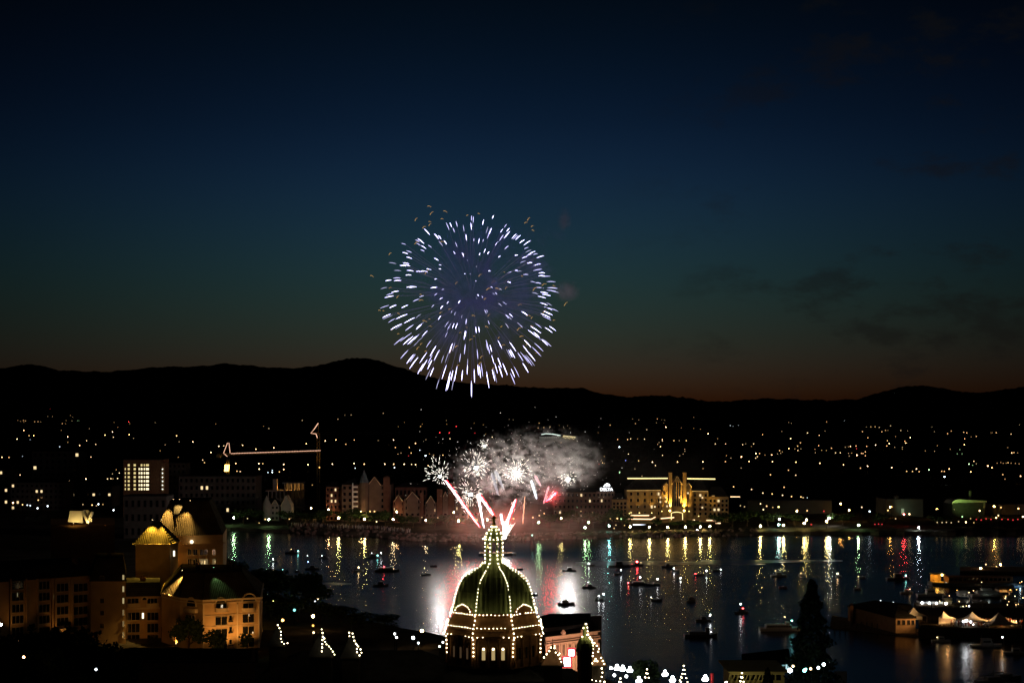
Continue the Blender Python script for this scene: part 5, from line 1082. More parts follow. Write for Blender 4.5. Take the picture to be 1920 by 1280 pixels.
# ------------------------------------------------------------------ boats
BM = dict(dark=M['hull'], pale=M['hullw'])
BL = {k: em('boat_light_'+k, COL[k], v) for k, v in dict(w=30, n=34, r=26, t=22, b=14, y=10, o=16).items()}
BLS = {k: em('boat_small_light_'+k, COL[k], v) for k, v in dict(w=8, n=9, r=7, t=8, b=6, y=5, o=6).items()}
BIG = em('boat_red_beacon', COL['r'], 60)
def boat(px, py, wpx, kind, label, lights=(), head=0.0, m='dark', flip=1):
    p = on_water(px, py); k_ = F/p.y; Lg = wpx/k_/max(.3, abs(math.cos(head))); Bm = Lg*(.30 if Lg < 14 else .22); fb = max(.55, Lg*.075)
    o = thing({'open':'motor_boat','cabin':'cabin_cruiser','row':'rowing_boat','tour':'tour_boat','cat':'catamaran','barge':'work_barge'}[kind], label, 'boat', p, head, 'boats gathered to watch the display')
    def hull(yo=0, bm=Bm, name='hull'):
        b_ = MB(); st_ = []
        for i in range(9):
            u = i/8; x = flip*(-Lg/2+Lg*u); w_ = bm/2*(1 if u < .5 else math.sqrt(max(0, 1-((u-.5)/.5)**2.2)))*(.92+.08*min(1, u*4)); w_ = max(w_, .02); sh = fb*(1+.55*max(0, u-.4)**1.5)
            st_.append([(x, yo-w_, sh), (x, yo-w_*.82, fb*.2), (x, yo, -.35), (x, yo+w_*.82, fb*.2), (x, yo+w_, sh)])
        b_.v = [q for s_ in st_ for q in s_]
        for i in range(8):
            for j in range(4): b_.f.append((i*5+j, i*5+j+1, (i+1)*5+j+1, (i+1)*5+j)); b_.m.append(0)
        b_.f += [(0, 1, 2, 3, 4)]; b_.m += [0]
        for i in range(8): b_.f.append((i*5, (i+1)*5, (i+1)*5+4, i*5+4)); b_.m.append(0)
        b_.build(name, BM[m], o)
        r_ = MB(); r_.tube([s_[0] for s_ in st_], .05+Lg*.002, 4); r_.tube([s_[4] for s_ in st_], .05+Lg*.002, 4); r_.build('rail', BM['pale'] if m == 'pale' else M['dark'], o)
    if kind == 'cat':
        hull(-Lg*.0+Lg*.28, Lg*.18); hull(-Lg*.28, Lg*.18)
        b_ = MB(); b_.box((0, 0, fb), Lg*.6, Lg*.62, .25); b_.build('deck', BM[m], o); b_ = MB(); b_.box((-.05*Lg, 0, fb+.25), Lg*.34, Lg*.3, Lg*.14); b_.build('cabin', BM['pale'], o)
        b_ = MB(); b_.tube([(0, 0, fb+.25+Lg*.14), (0, 0, fb+Lg*.42)], .06, 6); b_.build('mast', M['dark'], o)
    else: hull()
    z = fb*1.02
    if kind in ('cabin', 'open'):
        ch = Lg*(.16 if kind == 'cabin' else .09); b_ = MB(); x0, x1 = (-.18*Lg*flip, .2*Lg*flip) if kind == 'cabin' else (.02*Lg*flip, .2*Lg*flip); xa, xb = min(x0, x1), max(x0, x1); w_ = Bm*.34
        sl = .08*Lg; ta, tb = (xa+sl*.3, xb-sl) if flip > 0 else (xa+sl, xb-sl*.3)
        b_.add([(xa, -w_, z), (xb, -w_, z), (xb, w_, z), (xa, w_, z), (ta, -w_*.85, z+ch), (tb, -w_*.85, z+ch), (tb, w_*.85, z+ch), (ta, w_*.85, z+ch)], [(0,1,5,4),(1,2,6,5),(2,3,7,6),(3,0,4,7),(4,5,6,7),(3,2,1,0)])
        cb = b_.build('cabin', BM[m], o)
        b_ = MB(); b_.obox(((ta+tb)/2, -w_*.93, z+ch*.62), ((tb-ta)*.42, 0, 0), (0, .03, 0), (0, 0, ch*.16)); b_.build('window', M['glass'], cb)
        if kind == 'cabin': b_ = MB(); b_.box(((ta+tb)/2, 0, z+ch), (tb-ta)*1.15, w_*1.9, .08*Lg*.3); b_.tube([(ta, 0, z+ch), (ta-.01*Lg, 0, z+ch*1.9)], .04, 5); b_.build('roof', BM[m], o)
        else: b_ = MB(); b_.box((-.46*Lg*flip, 0, fb*.6), .06*Lg, .1*Lg, fb*.9); b_.build('outboard_motor', M['black'], o)
    if kind == 'row':
        b_ = MB(); 
        for u in (-.2, .1): b_.box((u*Lg, 0, fb*.75), .08*Lg, Bm*.8, .05)
        b_.build('thwart', M['wood'], o)
    if kind == 'tour':
        b_ = MB(); b_.box((-.05*Lg, 0, z), Lg*.62, Bm*.7, Lg*.075); cb = b_.build('cabin', BM['pale'], o)
        for i in range(9): b_ = MB(); b_.obox((-.05*Lg+(i-4)*Lg*.065, -Bm*.35-.02, z+Lg*.042), (Lg*.024, 0, 0), (0, .03, 0), (0, 0, Lg*.018)); b_.build('window', M['glass'], cb)
        b_ = MB(); b_.box((-.08*Lg, 0, z+Lg*.075), Lg*.5, Bm*.75, .12)
        for i in range(6): b_.tube([((-.3+i*.09)*Lg, -Bm*.34, z+Lg*.08), ((-.3+i*.09)*Lg, -Bm*.34, z+Lg*.12)], .04, 4)
        b_.build('upper_deck', BM['pale'], o)
        b_ = MB(); b_.box((.17*Lg, 0, z+Lg*.08), Lg*.09, Bm*.5, Lg*.06); b_.build('wheelhouse', BM['pale'], o)
    if kind == 'barge': b_ = MB(); b_.box((-.1*Lg, 0, z), Lg*.5, Bm*.5, .8); b_.box((.2*Lg, 0, z), Lg*.12, Bm*.4, 2.0); b_.build('deckhouse', BM[m], o)
    for lx, ly, c, s in lights:
        x = (lx-px)/k_; zz = max(.5, zat(ly, p.y)); ca, sa = math.cos(-head), math.sin(-head)
        b_ = MB(); b_.tube([(x*ca, x*sa, min(fb, zz*.5)), (x*ca, x*sa, zz)], .035, 4); b_.mi = 1; b_.ico((x*ca, x*sa, zz), .22 if s == 1 else .15 if s < 1 else .42)
        b_.build('lamp', [M['dark'], BIG if s > 1 else (BL if s == 1 else BLS)[c]], o)
    return o
boat(514,1053,15,'open','little boat with one white light nearest the hotel',[(512,1047.6,'n',1)],.3)
boat(524,1076,18,'open','little boat with a dim and a teal light off the wooded point',[(514,1067.5,'w',.5),(530,1067,'t',.5)],.5)
boat(548,1037,26,'cabin','dark cruiser with a white and a cyan light near the far left shore',[(546,1029,'w',.5),(558.9,1032.5,'t',1)],.1)
boat(586,1067,26,'cabin','dark cruiser carrying a deep blue light',[(577.7,1052.5,'b',1),(576.5,1041,'n',.5)],.1)
boat(557,1071,8,'open','tiny boat with a single pinpoint light left of the blue lit cruiser',[(556.8,1070,'n',.5)],.4)
boat(607,1046,20,'cabin','boat with two close white lights right of the blue lit cruiser',[(604,1041,'n',1),(607,1043,'n',.5)],.2)
boat(673,1071,15,'open','small boat with one warm light on the yellow reflection',[(672.5,1063,'w',1)],.9)
boat(699,1046,32,'cabin','cruiser with a white, a cyan and another white light',[(697,1036,'n',.5),(708,1040.5,'t',1),(714.8,1036,'n',1)],.15)
boat(726,1071,46,'tour','long dark boat with a red light amidships',[(720,1062,'r',1),(738,1066,'w',.5)],.05)
boat(714,1098,29,'cabin','boat with a red light above a cyan one',[(717.8,1084.5,'r',.5),(716,1091.3,'t',1)],.1)
boat(799,1078,17,'open','boat with a dim yellow light at the left rim of the white glitter',[(796,1065,'y',.5)],.6)
boat(813,1062,14,'open','small unlit boat silhouetted on the white glitter left of the dome',[],.2)
boat(603,1099,14,'open','unlit little boat off the tip of the wooded point',[],.1)
boat(975,1068,12,'row','small rowing boat silhouetted on the pink glitter close to the lantern',[],.1)
boat(1067.5,1070.5,26,'cabin','dark cruiser silhouetted on the white glitter right of the red streak',[],.08,flip=-1)
boat(1107.5,1061,16,'open','small boat with one bluish light at the right rim of the glitter',[(1104,1056,'c' if False else 'n',1)],.1)
boat(1105,1102,26,'cabin','dark boat with an upright bow on the right part of the glitter',[(1103,1091,'n',.5)],.15,flip=-1)
boat(1001,1116,15,'open','small dark boat just right of the dome foot',[(1005,1112,'n',.5)],.2)
boat(1062,1133,32,'cat','catamaran with a short mast on the glitter in front of the terminal roof',[(1064,1124,'t',.5)],PI/2*0+.0)
boat(1125,1124,14,'open','boat seen end on with two white lights',[(1123,1116.5,'n',1),(1131.5,1113,'n',1)],1.1)
boat(1161,1062,40,'cabin','long unlit dark boat at the right of the glitter',[],.05)
boat(1159,1077,16,'open','small boat with one light under the long unlit boat',[(1164.5,1068,'n',1)],.3)
boat(1194,1060.5,25,'cabin','boat with a large glowing red beacon and long red reflection',[(1194.5,1053,'r',2),(1202,1054,'w',.5),(1185,1057,'r',.5)],.05)
boat(1252,1063,24,'cabin','boat with a low red glow and a raised bridge in the golden reflections',[(1252.5,1057,'r',1),(1248,1051.5,'o',.5)],.1)
boat(1267,1071,16,'open','small boat with a white light beside the red glowing one',[(1263.8,1065,'n',1)],.4)
boat(1273.5,1087,10,'open','tiny boat with a glaring white light and streak',[(1276,1083,'n',1)],.8)
boat(1313,1078,26,'open','boat with a red light at its left end and a white one at its right',[(1304,1075,'r',1),(1324.5,1069.5,'n',1)],.05)
boat(1345,1070,20,'open','boat with one white light right of the red and white one',[(1351.5,1067,'n',1)],.1)
boat(1199,1096,36,'tour','larger boat with a red light on its bow and a white one aloft',[(1178,1092,'r',1),(1200.5,1081.5,'n',1)],.05,flip=-1)
boat(1224,1097,28,'open','low dark boat with a white stern light touching the larger boat',[(1232.8,1085,'n',1)],.05)
boat(1231,1126,22,'open','unlit low boat alone right of the glitter',[(1221,1119,'n',.5)],.1)
boat(1297,1127,16,'cabin','stubby dark boat seen from astern',[],1.0)
boat(1391,1149,26,'cabin','boat with a white light above a red one and long twin reflections',[(1389,1131.5,'n',1),(1393,1140,'r',1)],.5)
boat(1319,1164,30,'cabin','dark cruiser with one white stern light',[(1331.5,1152.5,'n',1)],.1)
boat(1314,1193,62,'barge','big dark work barge with two dim deck lights',[(1303,1184.5,'n',.5),(1333.5,1184,'n',.5)],.02)
boat(1460,1080,30,'cabin','dark cruiser with a dim light in the middle of the right water',[(1454,1069.5,'w',.5)],.1)
boat(1504,1078,12,'open','tiny boat with a dim light above the huge conifer',[(1501.5,1074,'w',.5)],.3)
boat(1573,1081,12,'open','tiny boat with a warm light and a short reflection right of the conifer tip',[(1570.3,1074.5,'w',1)],.3)
boat(1617,1083,14,'open','unlit tiny boat right of the conifer tip',[(1609.5,1080,'w',.5)],.2)
boat(1684,1086,44,'cabin','long dark boat with a blue white and a teal light near the orange ferry',[(1689,1086.0,'n',.5),(1698.5,1078.5,'t',1)],.05)
boat(1468,1102,16,'open','unlit dark skiff left of the huge conifer',[],.1)
boat(1608,1105,14,'open','unlit dark skiff right of the huge conifer',[],.1)
boat(1463,1182,78,'tour','big pale tour boat partly hidden by the huge conifer',[(1450.5,1172.5,'r',1),(1471.5,1155.8,'w',.5),(1484.7,1163,'t',1)],.02,'pale')
boat(1797,1192,86,'tour','large dim motor yacht moored below the tents',[(1814,1176,'o',.5)],.03,'pale')
boat(1850,1212,60,'cabin','dim yacht with one warm light below the moored motor yacht',[(1835,1209.5,'o',.5)],.05,'pale')
boat(1655,1137,26,'cabin','small pale boat with a mast behind the dock building',[(1651,1125,'n',.5),(1675,1128.5,'c' if False else 'n',.5)],.1,'pale')
boat(1745,1117,52,'cabin','pale white yacht under the orange ferry',[(1740,1108,'n',1)],.05,'pale')
boat(1850,1118,60,'cabin','pale yacht below the long ferry, at the right',[(1817,1110,'w',.5)],.04,'pale')
# ------------------------------------------------------------------ docks, tents and the ferry at the right
def slab(name, label, pts2, z0, z1, m, kind=None, cat=None):
    b_ = MB(); b_.prism(pts2, z0, z1); o = b_.build(name, m)
    return tag(o, label, cat, None, kind)
def V2(px, D): return (xat(px, D), D)
slab('quay', 'stone quay', [V2(1722,424), V2(2150,415), V2(2150,470), V2(1722,466)], -2, 3.4, M['darkstone'], 'structure')
slab('floating_dock', 'long low floating dock under the dock building', [V2(1556,446), V2(1722,426), V2(1735,438), V2(1560,470)], -.5, .6, M['wood'], None, 'dock')
slab('floating_dock', 'dark floating dock in front of the four white lamps', [V2(1715,490), V2(1990,486), V2(1990,500), V2(1715,504)], -.5, .6, M['wood'], None, 'dock')
slab('pier', 'pier', [V2(1800,604), V2(2100,600), V2(2100,622), V2(1800,622)], -2, 1.2, M['wood'], 'structure')
o = thing('dock_building', 'low brown lit shed with a dark roof on the long floating dock', 'building', (xat(1690, 440), 440, .6))
P = [V2(1679.5,431), V2(1716.5,431), V2(1706,462), V2(1590,458)]
b_ = MB(); b_.prism(P, .6, zat(1157.5, 431)); b_.build('wall', mat('tan_boards', (.33,.2,.1), .8, .15, .8), o, world=True)
zt = zat(1157.5, 431); b_ = MB(); b_.add([(*V2(1677,430), zt), (*V2(1719,430), zt), (*V2(1708,463), zt), (*V2(1586,459), zt), (*V2(1684,444), zt+2.2), (*V2(1640,456), zt+2.2)], [(0,1,4),(1,2,5,4),(2,3,5),(3,0,4,5),(3,2,1,0)]); b_.build('roof', M['roofdark'], o, world=True)
Wd = Wall((1679.5,431), (1716.5,431))
for px in (1683, 1692, 1701, 1709): Wd.window(o, px, px+5, 1162, 1170, 2, M['glass'], M['wood'], bw=.06)
lamp('wall_light', 'SPOT', at(1722, 1172, 424), 220, (1,.6,.25), o, at(1697, 1167, 431), .3, 110, .9)
slab('signal_cabin', 'small tower cabin at the left end of the dock building', [V2(1594,452), V2(1600,452), V2(1600,458), V2(1594,458)], .6, zat(1135, 452), M['brick'], None, 'cabin')
tag(bpy.data.objects['signal_cabin'], 'narrow brown cabin at the left end of the dock building')
# tents with swept peaks
def tent(px_apex, py_apex, px0, px1, py_eave, label, D=428, e=300, group='peaked tents on the quay'):
    o = thing('tent', label, 'tent', (xat(px_apex, D), D, 3.4), 0, group); za, ze_ = zat(py_apex, D), zat(py_eave, D); hw_ = (xat(px1, D)-xat(px0, D))/2; cx_ = (xat(px0, D)+xat(px1, D))/2
    b_ = MB(); n_ = 24; rows = []
    for i in range(8):
        u = i/7; q_ = u**1.0; z = ze_+(za-ze_)*((1-u)**2.1); row = []
        for k in range(n_):
            a = 2*PI*k/n_; s_ = 1/max(abs(math.cos(a)), abs(math.sin(a))); row.append((cx_+(xat(px_apex, D)-cx_)*(1-u)+hw_*q_*s_*math.cos(a)*(1 if u else 0), D+hw_*.8*q_*s_*math.sin(a), z))
        rows.append(row)
    b_.v = [p for r in rows for p in r]; b_.f = [(i*n_+k, i*n_+(k+1) % n_, (i+1)*n_+(k+1) % n_, (i+1)*n_+k) for i in range(7) for k in range(n_)]; b_.m = [0]*len(b_.f)
    b_.build('canopy', M['canvas'], o, world=True, smooth=False)
    for sx in (-1, 1):
        for sy in (-1, 1): q_ = MB(); q_.tube([(cx_+sx*hw_*.97, D+sy*hw_*.77, 3.4), (cx_+sx*hw_*.97, D+sy*hw_*.77, ze_)], .06, 6); q_.build('pole', M['white'], o, world=True)
    q_ = MB(); q_.add([(cx_-hw_, D+hw_*.8, 3.5), (cx_+hw_, D+hw_*.8, 3.5), (cx_+hw_, D+hw_*.8, ze_), (cx_-hw_, D+hw_*.8, ze_)], [(0,1,2,3)]); q_.build('back_wall', M['canvas'], o, world=True)
    lamp('tent_light', 'POINT', (cx_+hw_*.1, D, ze_-.4), e*.4, (1,.50,.18), o, None, .2)
    return o
tent(1713, 1138, 1692, 1734, 1152, 'peaked tent behind the brown lit dock shed', 436)
tent(1769, 1145.5, 1763, 1788, 1157, 'narrow peaked tent, second from the brown dock shed', 428)
tent(1823, 1146, 1797, 1850, 1162, 'broad peaked tent beside the cluster of white lamps', 427)
tent(1872, 1147, 1846, 1908, 1168, 'broadest peaked tent, at the right end of the row', 424)
for px, py, aim, e in ((1748,1150,(1716,1146),1500),(1802,1152,(1775,1152),1300),(1868,1156,(1832,1154),1800),(1925,1160,(1885,1156),2200)):
    p = at(px, py, 424); lamp_post('flood_lamp', 'small warm flood lamp '+{1748:'between the first two tents',1802:'between the second and third tent',1868:'between the two broad tents',1925:'beyond the last tent'}[px], px, py, 'w', 2, .12, 426) if False else None
    o = thing('flood_lamp', 'slim floodlight pole '+{1748:'between the first two tents',1802:'between the second and third tent',1868:'between the two broad tents',1925:'beyond the last tent'}[px], 'lamp', (p.x, p.y, 3.4)); q_ = MB(); q_.tube([(0, 0, 0), (0, 0, p.z-3.4)], .05, 5); q_.obox((-.1, 0, p.z-3.4), (.08, 0, .05), (0, .15, 0), (0, 0, .12)); q_.build('pole', M['dark'], o)
    lamp('flood', 'SPOT', p+Vector((-.4, -.3, 0)), e*3, (1,.54,.20), o, at(*aim, 428), .15, 80, .8)
for px, py, c, s, r, D, lab in ((1807,1164,'n',22,.28,424,'white lamp left of three before the broad tent'),(1811.5,1163,'n',34,.34,424.5,'brightest of three white lamps before the broad tent'),(1820,1165,'n',18,.26,424,'white lamp right of three before the broad tent'),(1825,1170,'n',8,.2,423.5,'small white lamp under the broad tent edge'),
    (1729,1129.5,'n',26,.34,497,'white dock lamp, first of four in a row'),(1743,1130,'n',24,.34,497,'white dock lamp, second of four in a row'),(1756,1130.3,'n',24,.34,497,'white dock lamp, third of four in a row'),(1773.5,1130.6,'n',26,.36,497,'white dock lamp, last of four in a row'),(1744.5,1137.5,'n',10,.26,494,'small white dock lamp below the row of four'),(1817,1135.5,'n',7,.26,492,'small white lamp right of the row of four'),(1879.6,1193.6,'n',16,.2,400,'white masthead lamp above the two bare masts'),
    (1839,1064.5,'o',80,.36,612,'big orange lamp on the far pier'),(1876,1058,'o',60,.36,625,'warm lamp on the far pier, right of the big orange one'),(1868.5,1062.5,'o',6,.3,622,'small orange lamp on the far pier'),(1893,1080,'a',60,.36,602,'yellow lamp on the near edge of the far pier'),(1809,1070.5,'y',5,.26,615,'dim yellow lamp on the far pier, left of the big orange one'),(1848.5,1057.5,'w',3,.26,630,'faint lamp at the back of the far pier'),(1915,1076,'n',4,.26,605,'small white lamp at the right end of the far pier'),
    (1885,1101.5,'w',24,.36,540,'bright warm lamp above the orange kiosk'),(1892.5,1104,'o',5,.26,540,'dim orange lamp above the orange kiosk'),(1794.5,1081.5,'n',12,.3,575,'white lamp on the long ferry roof'),(1774,1092.5,'c',7,.26,560,'bluish lamp at the ferry bow')):
    b_ = MB(); zb = 3.4 if D < 430 and D > 410 else .6; zt = zat(py, D); b_.tube([(0, 0, 0), (0, 0, zt-zb)], .05, 5); b_.mi = 1; b_.ball((0, 0, zt-zb), r, 8, 6); o = b_.build('dock_lamp', [M['black'], GLOW]); o.location = (xat(px, D), D, zb); o.color = strong(c, s); tag(o, lab, 'lamp')
# orange lit passenger ferry
fp = on_water(1822, 1097); D = fp.y
o = thing('passenger_ferry', 'long dark ferry with a glowing orange cabin at its left end', 'boat', fp)
fx = lambda px: xat(px, D)-fp.x
b_ = MB(); b_.prism([(fx(1744), -3), (fx(1900), -4), (fx(1905), 0), (fx(1900), 4), (fx(1744), 3)], -.5, 1.3); b_.build('hull', M['hull'], o)
b_ = MB(); b_.box(((fx(1775)+fx(1895))/2, 0, 1.3), fx(1895)-fx(1775), 5.4, 2.3); dh = b_.build('deckhouse', M['brick'], o)
for i in range(14): q_ = MB(); q_.obox((fx(1780+i*8.2), -2.72, 2.6), (.55, 0, 0), (0, .04, 0), (0, 0, .5)); q_.build('window', M['glass'], dh)
b_ = MB(); b_.box(((fx(1747)+fx(1768))/2, 0, 1.3), fx(1768)-fx(1747), 4.6, .2); 
for x in (1747.5, 1757, 1767): 
    for y in (-2.2, 2.2): b_.tube([(fx(x), y, 1.4), (fx(x), y, 4.4)], .1, 5)
b_.box(((fx(1746)+fx(1769))/2, 0, 4.4), fx(1769)-fx(1746), 5.2, .25); b_.box(((fx(1748)+fx(1767))/2, 2.2, 1.5), fx(1767)-fx(1748), .15, 2.9)
b_.build('cabin', mat('ferry_paint', (.55,.38,.14), .6, .1), o)
q_ = MB(); q_.ball((fx(1762.5), -2.7, zat(1075.8, D)), .42, 10, 6); q_.build('lamp', em('ferry_lamp', (1, .66, .22), 14), o)
lamp('cabin_light', 'POINT', (fp.x+fx(1757), D-.3, 3.9), 420, (1,.50,.08), o, None, .3)
# kiosk in orange light and small dock sheds
def shed(name, label, px0, px1, py0, D, dep, m, cat='hut', roof=None, light=None):
    o = thing(name, label, cat, (xat((px0+px1)/2, D), D+dep/2, .6)); x0, x1, zt = xat(px0, D), xat(px1, D), zat(py0, D)
    b_ = MB(); b_.prism([(x0, D), (x1, D), (x1, D+dep), (x0, D+dep)], .6, zt); b_.build('wall', m, o, world=True)
    b_ = MB(); b_.add([(x0-.3, D-.4, zt), (x1+.3, D-.4, zt), (x1+.3, D+dep+.3, zt), (x0-.3, D+dep+.3, zt), (x0, D+dep/2, zt+1), (x1, D+dep/2, zt+1)], [(0,1,5,4),(1,2,5),(2,3,4,5),(3,0,4),(3,2,1,0)]); b_.build('roof', roof or M['roofdark'], o, world=True)
    Ws = Wall((px0, D), (px1, D)); pm = (px0+px1)/2; pb = HZ+(EYE-.8)/D*F
    Ws.window(o, pm-(px1-px0)*.3, pm-(px1-px0)*.02, py0+(pb-py0)*.3, py0+(pb-py0)*.7, 2, M['glass'], M['white'], bw=.06)
    q_ = MB(); Ws.block(q_, pm+(px1-px0)*.12, pm+(px1-px0)*.32, py0+(pb-py0)*.25, pb, 0, .06); q_.build('door', M['wood'], o, world=True)
    if light: lamp('porch_light', 'POINT', at(pm+light[2], py0-1, D-2), light[0], light[1], o, None, .2)
    return o
shed('kiosk', 'kiosk glowing orange under the bright warm lamp', 1874, 1898, 1105, 534, 5, M['cream'], 'kiosk', None, (260, (1,.5,.16), 0))
shed('dock_hut', 'pale floating hut behind the four white lamps', 1726, 1768, 1127, 500, 5, M['white'], 'hut', None, None)
shed('dock_hut', 'small white hut between the pale yacht and the kiosk', 1800, 1816, 1113, 520, 4, M['white'], 'hut', M['white'], (30, (1,.95,.8), 6))
shed('dock_hut', 'low pale hut with a light roof under the ferry', 1836, 1872, 1113, 522, 5, M['conc'], 'hut', M['white'], (18, (.8,1,.95), 0))
shed('dock_hut', 'yellowish little gabled hut at the end of the four white lamps', 1774, 1784, 1127, 500, 4, M['cream'], 'hut', M['cream'], (60, (1,.9,.4), -2))
o = shed('dock_hut', 'hut with a blue lit awning at the right picture edge', 1902, 1940, 1100, 556, 6, mat('blue_canvas', (.25,.4,.6), .7), 'hut', mat('blue_awning', (.3,.5,.75), .7), (60, (.5,.8,1), -8))
# bare masts of two sailboats at the bottom right
for px, py, D, lab in ((1859.5,1196,352,'bare mast of a sailboat at the bottom edge, left of two'),(1879.6,1186,356,'bare mast of a sailboat at the bottom edge, right of two')):
    o = thing('sailboat', lab.replace('bare mast of a sailboat', 'sailboat with a bare mast'), 'boat', (xat(px, D), D-1, 0), .3); zt = zat(py, D)
    b_ = MB(); st_ = []
    for i in range(9):
        u = i/8; w_ = max(.03, 1.5*math.sin(PI*min(1, .12+u*.88))**.8); x = -5+10*u; st_ += [(x, -w_, 1.0+.2*u), (x, -w_*.7, .1), (x, 0, -.5), (x, w_*.7, .1), (x, w_, 1.0+.2*u)]
    b_.v = st_
    for i in range(8):
        for j in range(4): b_.f.append((i*5+j, i*5+j+1, (i+1)*5+j+1, (i+1)*5+j)); b_.m.append(0)
        b_.f.append((i*5, (i+1)*5, (i+1)*5+4, i*5+4)); b_.m.append(0)
    b_.build('hull', M['hullw'], o); b_ = MB(); b_.tube([(0, 0, .5), (0, 0, zt)], .09, 6, .06); b_.tube([(0, 0, zt*.6), (-.9, 0, zt*.6)], .03, 4); b_.build('mast', M['conc'], o)
    b_ = MB(); b_.tube([(0, 0, 2.2), (-4, 0, 2.0)], .12, 6); b_.build('boom', M['conc'], o); b_ = MB(); b_.prism([(-2, -1), (2, -.7), (2, .7), (-2, 1)], 1.1, 1.7); b_.build('cabin', M['hullw'], o)
    b_ = MB(); b_.tube([(5, 0, 1.2), (0, 0, zt*.97), (-5, 0, 1.1)], .02, 4); b_.build('stay', M['dark'], o)
slab('lit_hatch', 'pale lit cabin roof at the bottom right picture edge', [V2(1884,330), V2(1906,330), V2(1906,336), V2(1884,336)], 1, 3.0, M['hullw'], None, 'boat cabin')
# yellowish ferry terminal at the bottom
o = thing('ferry_terminal', 'yellowish terminal with slanting columns and a cyan lit roof edge', 'building', (xat(1430, 306), 310, 5))
D = 306; TY = mat('terminal_paint', (.42,.36,.16), .7, .12, .4)
def tb_(mb, px0, px1, py0, py1, d0, d1, D=306): mb.obox(((xat(px0, D)+xat(px1, D))/2, D+(d0+d1)/2, (zat(py0, D)+zat(py1, D))/2), ((xat(px1, D)-xat(px0, D))/2, 0, 0), (0, (d1-d0)/2, 0), (0, 0, abs(zat(py0, D)-zat(py1, D))/2))
b_ = MB(); tb_(b_, 1364, 1478, 1257, 1258.6, -1, 14); tb_(b_, 1368, 1470, 1260.5, 1263.5, -.4, 12); b_.build('roof', TY, o, world=True)
b_ = MB(); tb_(b_, 1372, 1476, 1265, 1300, 3, 12); b_.build('wall', TY, o, world=True)
for i in range(9): q_ = MB(); x = 1362+i*8; a, c_ = at(x, 1282, D), at(x+8, 1263.5, D); q_.tube([a, c_], .14, 6); q_.build('slanted_column', TY, o, world=True)
for i in range(8): q_ = MB(); tb_(q_, 1376+i*12, 1385+i*12, 1268, 1279, 2.9, 3.05); q_.build('window', M['glass'], o, world=True)
P = [at(1392,1255,314), at(1484,1244,322), at(1490,1250,322), at(1398,1261,314)]
b_ = MB(); Q = [p+Vector((2, 14, 1.2)) for p in P]; b_.add([P[0], P[1], Q[1], Q[0]]+[p-Vector((0, 0, .4)) for p in (P[0], P[1], Q[1], Q[0])], [(0,1,2,3),(4,7,6,5),(0,4,5,1),(1,5,6,2),(2,6,7,3),(3,7,4,0)]); b_.build('canopy_roof', M['roofdark'], o, world=True)
q_ = MB(); q_.tube([at(1452,1248.6,318.5), at(1484,1244.6,321.3)], .16, 5); q_.build('lit_edge', em('cyan_edge', (.45,.95,1), .38), o, world=True)
q_ = MB(); q_.tube([at(1396,1255.2,313.8), at(1452,1248.8,318)], .12, 5); q_.build('lit_edge', em('cyan_edge_dim', (.45,.95,1), .06, False), o, world=True)
for i in range(8): q_ = MB(); a = at(1370+i*15, 1255, 312+i); q_.tube([a, a+Vector((-.35, 1, 1.5))], .06, 4); q_.build('roof_fin', M['conc'], o, world=True)
for px, py in ((1474.5,1249),(1478.5,1248.8)): q_ = MB(); q_.obox(at(px, py+1, 311), (.14, 0, 0), (0, .1, 0), (0, 0, .55)); q_.build('lit_window', em('cyan_pane', (.6, .95, 1), .8), o, world=True)
lamp('front_light', 'SPOT', at(1391, 1283, 296), 900, (1,.85,.35), o, at(1390, 1262, 308), .3, 130, .9)
q_ = MB(); q_.obox(at(1391, 1286, 295.8), (.3, 0, 0), (0, .2, 0), (0, 0, .2)); q_.build('floodlight', M['black'], o, world=True)
for px, py, c, s, r, lab in ((1481,1256,'c',40,.34,'big bluish white lamp left of the conifer foot'),(1487,1248,'w',8,.18,'tiny warm lamp above the big bluish one'),(1508.5,1256,'t',12,.26,'teal lamp in front of the conifer foot'),(1511,1253.5,'t',6,.18,'second teal lamp in front of the conifer foot'),(1520,1252.8,'w',6,.2,'warm lamp in front of the conifer foot'),(1534.5,1251,'c',10,.22,'bluish lamp in front of the conifer, left of the brightest'),(1544.5,1244.8,'c',18,.24,'bluish lamp highest on the conifer foot')):
    lamp_post('path_lamp', lab, px, py, c, s, r, 222.5)
o = slab('fence', 'pale picket screen right of the conifer foot', [V2(1564,300), V2(1588,300), V2(1588,300.3), V2(1564,300.3)], 7, zat(1258, 300), M['conc'], None, 'fence')

# moored boats, railing, pilings and people of the marina
for i, (px, py, wd, k, lab, li) in enumerate(((1772,1124,26,'cabin','pale moored cruiser just below the small white hut row, left one',[(1780,1116,'o',.5)]),(1893,1126,34,'cabin','pale moored cruiser below the orange kiosk',[(1903,1117,'w',.5)]),(1838,1130,30,'open','open pale boat moored left of the cruiser below the kiosk',[]),
    (1735,1190,30,'open','open pale boat moored at the corner of the quay below the dock shed',[(1742,1184,'o',.5)]),(1765,1203,36,'cabin','small dim cruiser moored left of the large motor yacht',[(1757,1194,'w',.5)]),(1893,1190,40,'cabin','dim cruiser moored below the broadest tent',[(1903,1180,'w',.5)]),(1905,1226,44,'cabin','dim cruiser nearest the bare masts at the picture edge',[]),
    (1700,1112,24,'cabin','small pale cruiser left of the white yacht under the ferry',[(1706,1104,'w',.5)]),(1912,1143,36,'cabin','pale cruiser behind the broadest tent',[(1905,1133,'o',.5)]),(1800,1141,24,'open','open boat behind the broad tent with a small light',[(1806,1136,'w',.5)]))):
    boat(px, py, wd, k, lab, li, .06*(i % 3-1), 'pale')
